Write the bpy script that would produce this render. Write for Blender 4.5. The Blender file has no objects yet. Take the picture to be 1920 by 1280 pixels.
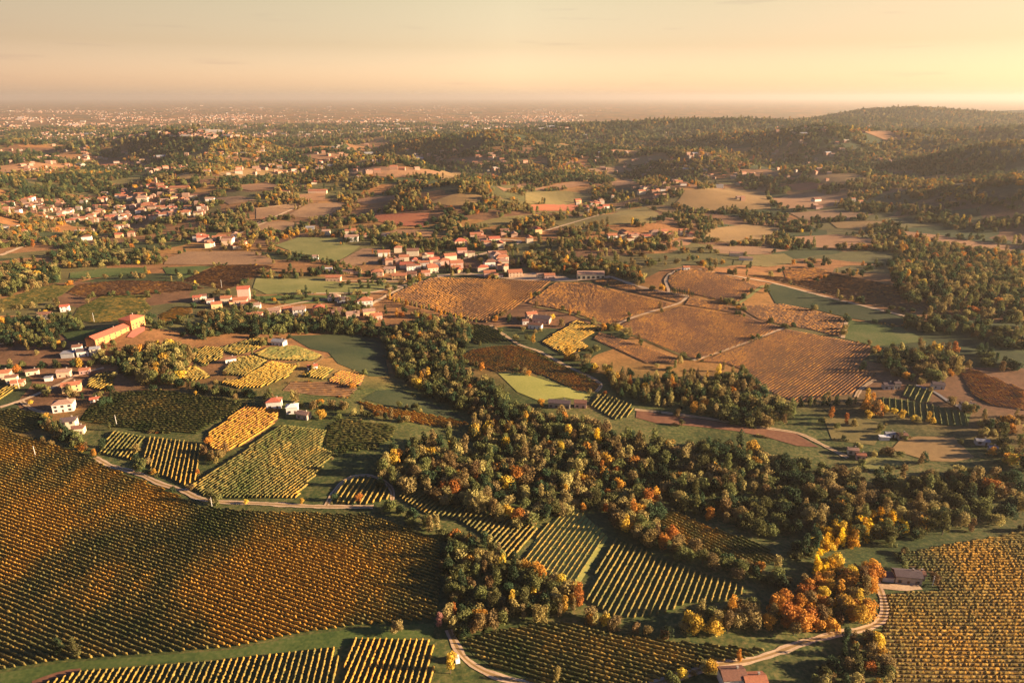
import bpy, bmesh, math, random
import numpy as np
from mathutils import Vector
R = math.radians
rng = np.random.default_rng(7)
random.seed(7)
scene = bpy.context.scene
COL = scene.collection

# ------------------------------------------------------------------ camera
CAM_H = 220.0
PITCH = math.atan((640 - 181) / 1280.0)
FOC = 1280.0
cd = bpy.data.cameras.new('camera')
cd.lens = 24.0; cd.sensor_width = 36.0
cd.clip_start = 1.0; cd.clip_end = 400000.0
cam = bpy.data.objects.new('camera', cd); COL.objects.link(cam)
cam.location = (0, 0, CAM_H); cam.rotation_euler = (math.pi / 2 - PITCH, 0, 0)
scene.camera = cam

# ------------------------------------------------------------------ sun, sky, exposure
SUN_EL, SUN_AZ = 14.0, 94.0          # azimuth clockwise from the view direction (+Y)
scene.view_settings.view_transform = 'Standard'
scene.view_settings.look = 'None'
scene.view_settings.exposure = 2.2
scene.view_settings.gamma = 1.0
scene.view_settings.use_curve_mapping = False
sl = bpy.data.lights.new('sun', 'SUN'); sl.energy = 5.0; sl.angle = R(0.5); sl.color = (1.0, 0.75, 0.48)
so = bpy.data.objects.new('sun', sl); COL.objects.link(so)
sd = Vector((math.sin(R(SUN_AZ)) * math.cos(R(SUN_EL)), math.cos(R(SUN_AZ)) * math.cos(R(SUN_EL)), math.sin(R(SUN_EL))))
so.rotation_euler = sd.to_track_quat('Z', 'Y').to_euler(); so.location = (300, -100, 400)

w = bpy.data.worlds.new('World'); scene.world = w; w.use_nodes = True
nt = w.node_tree; nt.nodes.clear(); N = nt.nodes.new; L = nt.links.new
out = N('ShaderNodeOutputWorld'); bg = N('ShaderNodeBackground'); bg.inputs['Strength'].default_value = 0.07
sky = N('ShaderNodeTexSky'); sky.sky_type = 'NISHITA'; sky.sun_disc = False
sky.sun_elevation = R(SUN_EL); sky.sun_rotation = R(SUN_AZ)
sky.air_density = 1.0; sky.dust_density = 1.0; sky.ozone_density = 1.0; sky.altitude = 200
geo = N('ShaderNodeNewGeometry'); sep = N('ShaderNodeSeparateXYZ')
tc = N('ShaderNodeTexCoord'); L(tc.outputs['Generated'], sep.inputs[0])
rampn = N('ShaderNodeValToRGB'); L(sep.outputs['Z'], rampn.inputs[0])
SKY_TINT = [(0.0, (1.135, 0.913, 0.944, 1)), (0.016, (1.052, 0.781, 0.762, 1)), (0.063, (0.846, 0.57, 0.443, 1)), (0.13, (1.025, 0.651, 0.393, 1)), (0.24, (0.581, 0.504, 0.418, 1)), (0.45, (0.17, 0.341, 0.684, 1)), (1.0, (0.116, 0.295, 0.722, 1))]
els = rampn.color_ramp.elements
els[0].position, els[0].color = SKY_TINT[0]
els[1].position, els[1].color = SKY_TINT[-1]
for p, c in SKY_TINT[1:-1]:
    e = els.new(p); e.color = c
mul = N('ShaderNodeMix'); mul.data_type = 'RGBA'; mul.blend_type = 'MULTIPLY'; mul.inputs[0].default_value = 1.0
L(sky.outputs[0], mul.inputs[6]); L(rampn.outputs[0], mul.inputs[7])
az = N('ShaderNodeMapRange'); az.inputs[1].default_value = -1; az.inputs[2].default_value = 1
L(sep.outputs['X'], az.inputs[0])
azr = N('ShaderNodeValToRGB'); L(az.outputs[0], azr.inputs[0]); ae = azr.color_ramp.elements
ae[0].position, ae[0].color = .2, (.53, .50, .52, 1)
ae[1].position, ae[1].color = .8, (.84, .80, .78, 1)
e = ae.new(.5); e.color = (1, 1, 1, 1)
mul2 = N('ShaderNodeMix'); mul2.data_type = 'RGBA'; mul2.blend_type = 'MULTIPLY'; mul2.inputs[0].default_value = 1.0
L(mul.outputs[2], mul2.inputs[6]); L(azr.outputs[0], mul2.inputs[7])
# thin evening cloud streaks low in the sky
cm = N('ShaderNodeMapping'); cm.inputs['Scale'].default_value = (7, 7, 110); L(tc.outputs['Generated'], cm.inputs[0])
cn = N('ShaderNodeTexNoise'); cn.inputs['Scale'].default_value = 1.0; cn.inputs['Detail'].default_value = 5; L(cm.outputs[0], cn.inputs['Vector'])
cr = N('ShaderNodeValToRGB'); L(cn.outputs[0], cr.inputs[0]); ce = cr.color_ramp.elements
ce[0].position, ce[0].color = .62, (1, 1, 1, 1)
ce[1].position, ce[1].color = .80, (.86, .85, .90, 1)
mul3 = N('ShaderNodeMix'); mul3.data_type = 'RGBA'; mul3.blend_type = 'MULTIPLY'; mul3.inputs[0].default_value = 1.0
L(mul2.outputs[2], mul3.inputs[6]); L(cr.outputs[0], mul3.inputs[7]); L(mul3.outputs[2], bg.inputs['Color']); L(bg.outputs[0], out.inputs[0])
scene.cycles.max_bounces = 5; scene.cycles.diffuse_bounces = 2; scene.cycles.volume_bounces = 1
scene.cycles.transparent_max_bounces = 4
scene.cycles.use_denoising = True

# ------------------------------------------------------------------ terrain height and pixel <-> ground
cp, sp_ = math.cos(PITCH), math.sin(PITCH)
def depr(py):
    return PITCH - np.arctan((640 - np.asarray(py, float)) / FOC)
def polar(px, D, z=0.0):
    return ((px - 960) / FOC * (D * cp + (CAM_H - z) * sp_), D)
HILLS = []
def hill(px, py, D, sl_, sr_, sy, h=None):
    z = CAM_H - D * math.tan(float(depr(py))) if h is None else h
    x, y = polar(px, D, z)
    HILLS.append((x, y, z, sl_, sr_, sy))
hill(1835, 288, 1950, 140, 700, 260)
hill(1960, 352, 1330, 130, 500, 190)
hill(1330, 219, 4300, 900, 900, 330)
hill(1640, 217, 5600, 380, 500, 420)
hill(1590, 226, 4700, 420, 700, 200)
hill(1830, 240, 3700, 400, 800, 200)
hill(1800, 213, 5500, 700, 900, 500)
hill(1960, 200, 6600, 800, 900, 600)
hill(1900, 300, 1620, 150, 500, 190, 22)
hill(1700, 238, 3000, 330, 700, 230)
hill(1500, 276, 2800, 300, 300, 170)
hill(1380, 278, 2700, 260, 320, 150)
hill(285, 256, 3200, 260, 110, 90)
hill(620, 257, 3300, 240, 120, 90)
hill(995, 252, 3100, 210, 150, 160)
hill(15, 254, 3300, 150, 130, 110)
hill(450, 262, 3000, 170, 120, 90)
hill(800, 262, 3000, 170, 120, 100)
hill(60, 330, 1750, 160, 120, 120, 26)
hill(900, 345, 1500, 110, 90, 120, 24)
hill(720, 325, 1800, 120, 110, 110, 26)
hill(1200, 392, 1250, 70, 90, 60, 14)
hill(1320, 505, 830, 70, 70, 60, 9)
hill(235, 615, 640, 45, 45, 35, 9)
hill(480, 690, 520, 60, 60, 45, 7)
hill(1700, 545, 790, 60, 160, 70, 12)
_w = np.random.default_rng(11)
WAVES = [(2 * math.pi / lam, th, ph, a) for lam, a in ((1500, .8), (980, .9), (700, .9), (520, .75), (430, .5)) for th, ph in [(_w.uniform(0, 6.28), _w.uniform(0, 6.28))]]
RAV = None
def sstep(a, b, x):
    t = np.clip((x - a) / (b - a), 0, 1); return t * t * (3 - 2 * t)
def T(x, y):
    x = np.asarray(x, float); y = np.asarray(y, float)
    r = np.hypot(x, y)
    n = sum(a * np.sin(k * (x * math.cos(th) + y * math.sin(th)) + ph) for k, th, ph, a in WAVES)
    amp = 2.2 + 15.0 * sstep(1050, 2200, r) - 16.2 * sstep(3300, 4600, r)
    z = n * amp - 3.0
    z = z - 25 * sstep(3000, 5000, r)
    for hx, hy, hz, a, b, c in HILLS:
        dx = x - hx
        s = np.where(dx < 0, a, b)
        z = z + hz * np.exp(-0.5 * ((dx / s) ** 2 + ((y - hy) / c) ** 2))
    if RAV is not None:
        d2 = np.full(np.shape(x), 1e18)
        for (ax, ay), (bx, by) in zip(RAV[:-1], RAV[1:]):
            ux, uy = bx - ax, by - ay
            t = np.clip(((x - ax) * ux + (y - ay) * uy) / (ux * ux + uy * uy), 0, 1)
            d2 = np.minimum(d2, (x - ax - t * ux) ** 2 + (y - ay - t * uy) ** 2)
        z = z - 5.0 * np.exp(-0.5 * d2 / 30.0 ** 2)
    return z
def rays(P):
    P = np.atleast_2d(np.asarray(P, float))
    dx = (P[:, 0] - 960) / FOC; dv = (640 - P[:, 1]) / FOC
    return np.stack([dx, cp + dv * sp_, -sp_ + dv * cp], 1)
_TAB = None
def _table():
    az = np.radians(np.arange(-46, 46.01, .25)); rr = 80 * 1.015 ** np.arange(446)
    A, Q = np.meshgrid(az, rr, indexing='ij')
    return az, rr, T(Q * np.sin(A), Q * np.cos(A))
def G(P):
    """pixel (of the 1920x1280 photograph) -> ground point"""
    global _TAB
    if _TAB is None: _TAB = _table()
    az, rr, Z = _TAB
    d = rays(P); d = d / np.linalg.norm(d[:, :2], axis=1)[:, None]
    f = np.clip((np.arctan2(d[:, 0], d[:, 1]) - az[0]) / (az[1] - az[0]), 0, len(az) - 1.001); k = f.astype(int); f = (f - k)[:, None]
    prof = Z[k] * (1 - f) + Z[k + 1] * f
    below = (CAM_H + d[:, 2:3] * rr[None]) < prof
    below[:, -1] = True
    h = np.maximum(np.argmax(below, 1), 1); lo = rr[h - 1] * .985; hi = rr[h] * 1.015
    for _ in range(14):
        m = (lo + hi) / 2
        b = (CAM_H + d[:, 2] * m) < T(d[:, 0] * m, d[:, 1] * m)
        hi = np.where(b, m, hi); lo = np.where(b, lo, m)
    return np.stack([d[:, 0] * hi, d[:, 1] * hi], 1)
def PX(x, y, z=None):
    x = np.asarray(x, float); y = np.asarray(y, float)
    z = T(x, y) if z is None else z
    dep = y * cp + (CAM_H - z) * sp_; up = y * sp_ - (CAM_H - z) * cp
    return 960 + FOC * x / dep, 640 - FOC * up / dep, dep
RAV = [tuple(p) for p in G([(600, 612), (725, 640), (850, 745), (1000, 880), (1150, 890), (1330, 930), (1500, 950), (1700, 935), (1900, 930)])]
_TAB = None
def off(x, y, k=1.0):
    return k * (0.05 + 0.0004 * np.hypot(x, y))
def inpoly(px, py, poly):
    px = np.asarray(px); inside = np.zeros(px.shape, bool)
    n = len(poly)
    for i in range(n):
        x1, y1 = poly[i]; x2, y2 = poly[(i + 1) % n]
        c = ((y1 > py) != (y2 > py))
        if y1 != y2:
            inside ^= c & (px < (x2 - x1) * (py - y1) / (y2 - y1) + x1)
    return inside
def dens(poly, step=25, closed=True):
    o = []; n = len(poly)
    for i in range(n if closed else n - 1):
        a = np.array(poly[i], float); b = np.array(poly[(i + 1) % n], float)
        k = max(1, int(np.linalg.norm(b - a) / step))
        o += [tuple(a + (b - a) * j / k) for j in range(k)]
    if not closed: o.append(tuple(poly[-1]))
    return o
_nw = np.random.default_rng(3)
_NT = [(_nw.uniform(0, 6.28), _nw.uniform(0, 6.28), _nw.uniform(.7, 1.4)) for _ in range(7)]
def wob(x, y, lam):
    """smooth pseudo noise about -1..1"""
    x = np.asarray(x, float); y = np.asarray(y, float)
    k = 2 * math.pi / lam; v = 0
    for th, ph, f in _NT:
        v = v + np.sin(k * f * (x * math.cos(th) + y * math.sin(th)) + ph + 1.7 * np.sin(k * .6 * f * (y * math.cos(th) - x * math.sin(th)) + 2 * ph))
    return v / 3.2

# ------------------------------------------------------------------ materials
def nodes(name):
    m = bpy.data.materials.new(name); m.use_nodes = True
    t = m.node_tree; b = t.nodes['Principled BSDF']
    b.inputs['Roughness'].default_value = 0.9
    b.inputs['Specular IOR Level'].default_value = 0.15
    return m, t, b
def ramp(t, stops):
    r = t.nodes.new('ShaderNodeValToRGB'); e = r.color_ramp.elements
    e[0].position, e[0].color = stops[0][0], (*stops[0][1], 1)
    e[1].position, e[1].color = stops[-1][0], (*stops[-1][1], 1)
    for p, c in stops[1:-1]:
        k = e.new(p); k.color = (*c, 1)
    return r
def noise(t, scale, detail=3, vec=None, rough=.6):
    n = t.nodes.new('ShaderNodeTexNoise'); n.inputs['Scale'].default_value = scale
    n.inputs['Detail'].default_value = detail; n.inputs['Roughness'].default_value = rough
    if vec is not None: t.links.new(vec, n.inputs['Vector'])
    return n
def ground_mat(name, c1, c2, big=.02, fine=.6, c3=None):
    m, t, b = nodes(name)
    g = t.nodes.new('ShaderNodeNewGeometry')
    n1 = noise(t, big, 4, g.outputs['Position']); n2 = noise(t, fine, 3, g.outputs['Position'])
    a = t.nodes.new('ShaderNodeMath'); a.operation = 'MULTIPLY_ADD'; a.inputs[1].default_value = .45
    s = t.nodes.new('ShaderNodeMath'); s.operation = 'MULTIPLY'; s.inputs[1].default_value = .55
    t.links.new(n1.outputs[0], s.inputs[0]); t.links.new(n2.outputs[0], a.inputs[0]); t.links.new(s.outputs[0], a.inputs[2])
    st = [(.36, c1), (.62, c2)] if c3 is None else [(.34, c1), (.5, c2), (.64, c3)]
    r = ramp(t, st); t.links.new(a.outputs[0], r.inputs[0]); t.links.new(r.outputs[0], b.inputs['Base Color'])
    return m
def plain_mat(name, c, var=.25, scale=2.0):
    m, t, b = nodes(name)
    g = t.nodes.new('ShaderNodeNewGeometry'); n = noise(t, scale, 3, g.outputs['Position'])
    r = ramp(t, [(.3, tuple(v * (1 - var) for v in c)), (.7, tuple(min(1, v * (1 + var)) for v in c))])
    t.links.new(n.outputs[0], r.inputs[0]); t.links.new(r.outputs[0], b.inputs['Base Color'])
    return m
GM = {
    'grass': ground_mat('meadow_grass', (.03, .055, .012), (.075, .098, .022), c3=(.14, .13, .042)),
    'pale': ground_mat('pale_grass', (.12, .125, .034), (.23, .20, .065)),
    'lime': ground_mat('bright_meadow', (.21, .21, .042), (.33, .29, .07)),
    'dark': ground_mat('shade_toned_pasture', (.022, .036, .014), (.060, .064, .024)),  # grass with the shade over the pastures put into a darker base colour
    'vsoil': ground_mat('vineyard_grass', (.034, .056, .015), (.09, .10, .03), .03, .5),
    'bsoil': ground_mat('vineyard_earth', (.10, .065, .03), (.17, .105, .045), .03, .5),
    'brown': ground_mat('brown_field', (.17, .095, .05), (.30, .17, .08), .012, .3),
    'orange': ground_mat('russet_field', (.22, .11, .05), (.32, .165, .075), .012, .3),
    'red': ground_mat('red_field', (.30, .085, .045), (.36, .13, .05), .012, .3),
    'gold': ground_mat('golden_field', (.19, .115, .042), (.27, .16, .06), .012, .3),
    'tan': ground_mat('tan_field', (.20, .12, .045), (.29, .175, .065), .012, .3),
    'olive': ground_mat('olive_field', (.13, .105, .032), (.22, .155, .05), .012, .3),
    'bare': ground_mat('bare_earth', (.13, .055, .03), (.23, .105, .05), .02, .4),
    'road': ground_mat('pale_gravel', (.34, .22, .125), (.54, .37, .21), .08, .9),
    'asphalt': ground_mat('grey_asphalt', (.16, .14, .13), (.24, .21, .19), .05, 1.2),
    'terrace': ground_mat('red_paving', (.42, .14, .09), (.5, .18, .11), .05, 1.2),
}
# the base terrain: grass near the camera, a patchwork of small fields further out
def terrain_mat():
    m, t, b = nodes('country_ground')
    g = t.nodes.new('ShaderNodeNewGeometry'); P = g.outputs['Position']
    n1 = noise(t, .012, 5, P); n2 = noise(t, .5, 3, P)
    mx = t.nodes.new('ShaderNodeMath'); mx.operation = 'MULTIPLY_ADD'; mx.inputs[1].default_value = .55
    s = t.nodes.new('ShaderNodeMath'); s.operation = 'MULTIPLY'; s.inputs[1].default_value = .45
    t.links.new(n1.outputs[0], s.inputs[0]); t.links.new(n2.outputs[0], mx.inputs[0]); t.links.new(s.outputs[0], mx.inputs[2])
    near = ramp(t, [(.36, (.03, .05, .015)), (.47, (.06, .075, .02)), (.56, (.12, .112, .034)), (.66, (.18, .13, .05))]); t.links.new(mx.outputs[0], near.inputs[0])
    mp = t.nodes.new('ShaderNodeMapping'); mp.inputs['Rotation'].default_value[2] = .5; mp.inputs['Scale'].default_value = (1 / 170, 1 / 95, 0)
    wn = noise(t, .006, 2, P); va = t.nodes.new('ShaderNodeVectorMath'); va.operation = 'MULTIPLY_ADD'; va.inputs[1].default_value = (120, 120, 0)
    t.links.new(wn.outputs['Color'], va.inputs[0]); t.links.new(P, va.inputs[2]); t.links.new(va.outputs[0], mp.inputs[0])
    vo = t.nodes.new('ShaderNodeTexVoronoi'); vo.inputs['Scale'].default_value = 1.0; vo.inputs['Randomness'].default_value = .85
    t.links.new(mp.outputs[0], vo.inputs['Vector'])
    sx = t.nodes.new('ShaderNodeSeparateColor'); t.links.new(vo.outputs['Color'], sx.inputs[0])
    pr = ramp(t, [(0, (.05, .06, .02)), (.16, (.13, .105, .035)), (.32, (.30, .135, .045)), (.5, (.17, .085, .04)), (.66, (.25, .12, .045)), (.80, (.10, .09, .03)), (.9, (.30, .15, .045))])
    pr.color_ramp.interpolation = 'CONSTANT'; t.links.new(sx.outputs[0], pr.inputs[0])
    ln = t.nodes.new('ShaderNodeVectorMath'); ln.operation = 'LENGTH'; t.links.new(P, ln.inputs[0])
    mr = t.nodes.new('ShaderNodeMapRange'); mr.inputs[1].default_value = 520; mr.inputs[2].default_value = 600; t.links.new(ln.outputs['Value'], mr.inputs[0])
    mi = t.nodes.new('ShaderNodeMix'); mi.data_type = 'RGBA'
    t.links.new(mr.outputs[0], mi.inputs[0]); t.links.new(near.outputs[0], mi.inputs[6]); t.links.new(pr.outputs[0], mi.inputs[7])
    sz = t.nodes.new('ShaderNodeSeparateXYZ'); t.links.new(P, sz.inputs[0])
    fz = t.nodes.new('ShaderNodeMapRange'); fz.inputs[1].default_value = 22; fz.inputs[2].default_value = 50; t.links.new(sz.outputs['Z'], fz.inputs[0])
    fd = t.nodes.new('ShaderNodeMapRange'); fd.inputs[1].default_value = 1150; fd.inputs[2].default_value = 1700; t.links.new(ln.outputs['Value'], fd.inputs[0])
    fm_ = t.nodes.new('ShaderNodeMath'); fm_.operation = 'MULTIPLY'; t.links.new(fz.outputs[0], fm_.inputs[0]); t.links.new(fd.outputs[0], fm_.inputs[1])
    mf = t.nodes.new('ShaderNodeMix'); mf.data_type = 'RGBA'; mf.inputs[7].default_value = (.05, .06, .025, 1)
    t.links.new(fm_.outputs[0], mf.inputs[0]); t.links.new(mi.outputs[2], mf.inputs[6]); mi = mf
    n3 = noise(t, .05, 4, P); r3 = ramp(t, [(.3, (.7, .7, .7)), (.7, (1.2, 1.2, 1.2))]); t.links.new(n3.outputs[0], r3.inputs[0])
    ml = t.nodes.new('ShaderNodeMix'); ml.data_type = 'RGBA'; ml.blend_type = 'MULTIPLY'; ml.inputs[0].default_value = 1
    t.links.new(mi.outputs[2], ml.inputs[6]); t.links.new(r3.outputs[0], ml.inputs[7]); n5 = noise(t, .35, 5, P, .75); r5 = ramp(t, [(.3, (.55, .6, .55)), (.72, (1.4, 1.3, 1.25))]); t.links.new(n5.outputs[0], r5.inputs[0])
    m5 = t.nodes.new('ShaderNodeMix'); m5.data_type = 'RGBA'; m5.blend_type = 'MULTIPLY'; m5.inputs[0].default_value = 1
    t.links.new(ml.outputs[2], m5.inputs[6]); t.links.new(r5.outputs[0], m5.inputs[7]); t.links.new(m5.outputs[2], b.inputs['Base Color'])
    return m
# vine leaves: ripeness (0 green ... 1 russet) is stored per vine
RIPE = [(0, (.03, .055, .014)), (.22, (.07, .088, .022)), (.4, (.165, .14, .042)), (.55, (.34, .22, .048)), (.68, (.55, .28, .038)), (.80, (.38, .17, .042)), (.9, (.27, .125, .038)), (1, (.12, .062, .034))]
def leafy(t, b, col, amount=.25):
    tr = t.nodes.new('ShaderNodeBsdfTranslucent'); t.links.new(col, tr.inputs[0])
    ms = t.nodes.new('ShaderNodeMixShader'); ms.inputs[0].default_value = amount
    o = t.nodes['Material Output']
    t.links.new(b.outputs[0], ms.inputs[1]); t.links.new(tr.outputs[0], ms.inputs[2]); t.links.new(ms.outputs[0], o.inputs['Surface'])
def vine_mat():
    m, t, b = nodes('vine_leaves')
    a = t.nodes.new('ShaderNodeAttribute'); a.attribute_name = 'ripe'
    r = ramp(t, RIPE); t.links.new(a.outputs['Fac'], r.inputs[0])
    g = t.nodes.new('ShaderNodeNewGeometry'); n = noise(t, 1.6, 3, g.outputs['Position'], .7); rr = ramp(t, [(.3, (.45, .45, .45)), (.7, (1.35, 1.35, 1.35))]); t.links.new(n.outputs[0], rr.inputs[0])
    mx = t.nodes.new('ShaderNodeMix'); mx.data_type = 'RGBA'; mx.blend_type = 'MULTIPLY'; mx.inputs[0].default_value = 1
    t.links.new(r.outputs[0], mx.inputs[6]); t.links.new(rr.outputs[0], mx.inputs[7]); t.links.new(mx.outputs[2], b.inputs['Base Color'])
    leafy(t, b, mx.outputs[2], .25)
    return m
VINE = vine_mat()
TREE_COL = {
    'dark': (.035, .052, .022), 'olive': (.115, .11, .035), 'brown': (.19, .12, .045), 'dry': (.26, .185, .07),
    'rust': (.42, .16, .03), 'gold': (.46, .26, .04), 'yellow': (.62, .34, .02), 'red': (.34, .075, .04), 'pink': (.42, .20, .15),
}
def crown_mat(k, c):
    m, t, b = nodes('foliage_' + k)
    oi = t.nodes.new('ShaderNodeObjectInfo'); a = t.nodes.new('ShaderNodeAttribute'); a.attribute_name = 'leafvar'
    hs = t.nodes.new('ShaderNodeHueSaturation'); hs.inputs['Color'].default_value = (*c, 1)
    h = t.nodes.new('ShaderNodeMapRange'); h.inputs[3].default_value = .49; h.inputs[4].default_value = .53
    t.links.new(oi.outputs['Random'], h.inputs[0]); t.links.new(h.outputs[0], hs.inputs['Hue'])
    ad = t.nodes.new('ShaderNodeMath'); ad.operation = 'MULTIPLY_ADD'; ad.inputs[1].default_value = .7; ad.inputs[2].default_value = .35
    t.links.new(oi.outputs['Random'], ad.inputs[0])
    ad2 = t.nodes.new('ShaderNodeMath'); ad2.operation = 'MULTIPLY_ADD'; ad2.inputs[1].default_value = .7
    t.links.new(a.outputs['Fac'], ad2.inputs[0]); t.links.new(ad.outputs[0], ad2.inputs[2]); t.links.new(ad2.outputs[0], hs.inputs['Value'])
    t.links.new(hs.outputs[0], b.inputs['Base Color']); leafy(t, b, hs.outputs[0], .3)
    return m
CROWN = {k: crown_mat(k, c) for k, c in TREE_COL.items()}
BARK = plain_mat('bark', (.10, .075, .05), .4, 1.5)
WALLS = {'white': (.60, .55, .49), 'cream': (.56, .46, .32), 'yellow': (.56, .38, .18), 'ochre': (.42, .185, .07), 'peach': (.52, .34, .23), 'stone': (.30, .25, .20), 'pink': (.50, .30, .24), 'grey': (.33, .32, .31)}
ROOFS = {'terracotta': (.33, .125, .065), 'red': (.36, .10, .058), 'brown': (.18, .085, .055), 'faded': (.30, .175, .12), 'dark': (.10, .07, .068), 'white': (.58, .55, .51), 'grey': (.24, .23, .23)}
WM = {k: plain_mat(k + '_plaster', c, .10, .6) for k, c in WALLS.items()}
def roof_mat(k, c):
    m, t, b = nodes(k + '_roof_tiles')
    g = t.nodes.new('ShaderNodeTexCoord'); n = noise(t, 1.2, 4, g.outputs['Object'])
    wv = t.nodes.new('ShaderNodeTexWave'); wv.inputs['Scale'].default_value = 2.2; wv.inputs['Distortion'].default_value = .6; wv.bands_direction = 'X'
    t.links.new(g.outputs['Object'], wv.inputs['Vector'])
    mx = t.nodes.new('ShaderNodeMath'); mx.operation = 'MULTIPLY_ADD'; mx.inputs[1].default_value = .3; t.links.new(wv.outputs['Fac'], mx.inputs[0]); t.links.new(n.outputs[0], mx.inputs[2])
    r = ramp(t, [(.35, tuple(v * .65 for v in c)), (.95, tuple(min(1, v * 1.3) for v in c))]); t.links.new(mx.outputs[0], r.inputs[0]); t.links.new(r.outputs[0], b.inputs['Base Color'])
    return m
RM = {k: roof_mat(k, c) for k, c in ROOFS.items()}
GLASS = plain_mat('dark_window_glass', (.035, .04, .05), .3, 1.0); GLASS.node_tree.nodes['Principled BSDF'].inputs['Roughness'].default_value = .25
WOOD = plain_mat('brown_wood', (.12, .07, .04), .3, 1.5)
POLE = plain_mat('pale_pole', (.55, .52, .47), .2, 1.0)

# ------------------------------------------------------------------ object helpers
def mesh(name, V, F, mats, fmat=None, attrs=None):
    """V n x 3, F: k x 4 or k x 3 int array, or a list of tuples"""
    me = bpy.data.meshes.new(name)
    if isinstance(F, np.ndarray):
        k, q = F.shape
        me.vertices.add(len(V)); me.vertices.foreach_set('co', np.asarray(V, np.float32).ravel())
        me.loops.add(k * q); me.loops.foreach_set('vertex_index', F.astype(np.int32).ravel())
        me.polygons.add(k); me.polygons.foreach_set('loop_start', np.arange(0, k * q, q, dtype=np.int32))
        me.update(calc_edges=True)
    else:
        me.from_pydata([tuple(v) for v in V], [], F); me.update()
    for m in (mats if isinstance(mats, (list, tuple)) else [mats]): me.materials.append(m)
    if fmat is not None: me.polygons.foreach_set('material_index', np.asarray(fmat, np.int32))
    for an, (dom, typ, arr) in (attrs or {}).items():
        at = me.attributes.new(an, typ, dom)
        at.data.foreach_set('vector' if typ == 'FLOAT_VECTOR' else 'value', np.asarray(arr).ravel())
    return me
def link(name, data, parent=None, loc=None, rz=None):
    o = bpy.data.objects.new(name, data); COL.objects.link(o)
    if parent is not None: o.parent = parent
    if loc is not None: o.location = loc
    if rz is not None: o.rotation_euler = (0, 0, rz)
    return o
def tag(o, label=None, cat=None, group=None, kind=None):
    if label: o['label'] = label
    if cat: o['category'] = cat
    if group: o['group'] = group
    if kind: o['kind'] = kind
    return o
def ordinal(n):
    return f"{n}{'th' if 10 <= n % 100 <= 20 else {1: 'st', 2: 'nd', 3: 'rd'}.get(n % 10, 'th')}"

# ------------------------------------------------------------------ ground sheet
def build_ground():
    rs = [30.0]
    while rs[-1] < 70000: rs.append(rs[-1] * 1.02 + .2)
    rs = np.array(rs)
    fine = np.arange(-50, 50.01, .5); coarse = np.concatenate([np.arange(55, 310, 5.0)])
    th = np.radians(np.concatenate([fine, coarse]))
    RR, TT = np.meshgrid(rs, th, indexing='ij')
    X = RR * np.sin(TT); Y = RR * np.cos(TT); Z = T(X, Y)
    V = np.stack([X, Y, Z], -1).reshape(-1, 3)
    nr, na = RR.shape
    i, j = np.meshgrid(np.arange(nr - 1), np.arange(na), indexing='ij')
    a = i * na + j; b = i * na + (j + 1) % na
    F = np.stack([a, a + na, b + na, b], -1).reshape(-1, 4)
    c = len(V); V = np.vstack([V, [[0, 0, float(T(0, 0))]]])
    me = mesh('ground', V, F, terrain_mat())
    bm = bmesh.new(); bm.from_mesh(me); bm.verts.ensure_lookup_table()
    for jj in range(na): bm.faces.new((bm.verts[c], bm.verts[jj], bm.verts[(jj + 1) % na]))
    bmesh.ops.recalc_face_normals(bm, faces=bm.faces)
    bm.to_mesh(me); bm.free()
    me.polygons.foreach_set('use_smooth', np.ones(len(me.polygons), bool))
    if me.polygons[0].normal.z < 0: me.flip_normals()
    tag(link('ground', me), 'rolling green and autumn brown countryside ground reaching the horizon', 'ground', kind='structure')
build_ground()

FIELDS = []          # pixel polygons, kept free of scattered trees
def drape(name, poly_px, m, label, k=1.0, cell=None):
    W = G(dens(poly_px))
    c = W.mean(0); r = float(np.hypot(*c)); s = cell or max(4.0, .013 * r)
    bm = bmesh.new()
    vs = [bm.verts.new((x, y, 0)) for x, y in W]
    try: f = bm.faces.new(vs)
    except ValueError: bm.free(); return
    bmesh.ops.triangulate(bm, faces=[f])
    for ax in (0, 1):
        lo, hi = W[:, ax].min(), W[:, ax].max()
        no = (1, 0, 0) if ax == 0 else (0, 1, 0)
        for v in np.arange(lo + s, hi, s):
            co = (v, 0, 0) if ax == 0 else (0, v, 0)
            bmesh.ops.bisect_plane(bm, geom=bm.verts[:] + bm.edges[:] + bm.faces[:], plane_co=co, plane_no=no, dist=1e-4)
    P = np.array([v.co[:] for v in bm.verts]); Z = T(P[:, 0], P[:, 1]) + off(P[:, 0], P[:, 1], k)
    for v, z in zip(bm.verts, Z): v.co.z = z
    bmesh.ops.recalc_face_normals(bm, faces=bm.faces)
    if sum(f.normal.z for f in bm.faces) < 0: bmesh.ops.reverse_faces(bm, faces=bm.faces)
    me = bpy.data.meshes.new(name); bm.to_mesh(me); bm.free(); me.materials.append(m)
    tag(link(name, me), label, 'field', kind='structure')
ROADS = []
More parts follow.
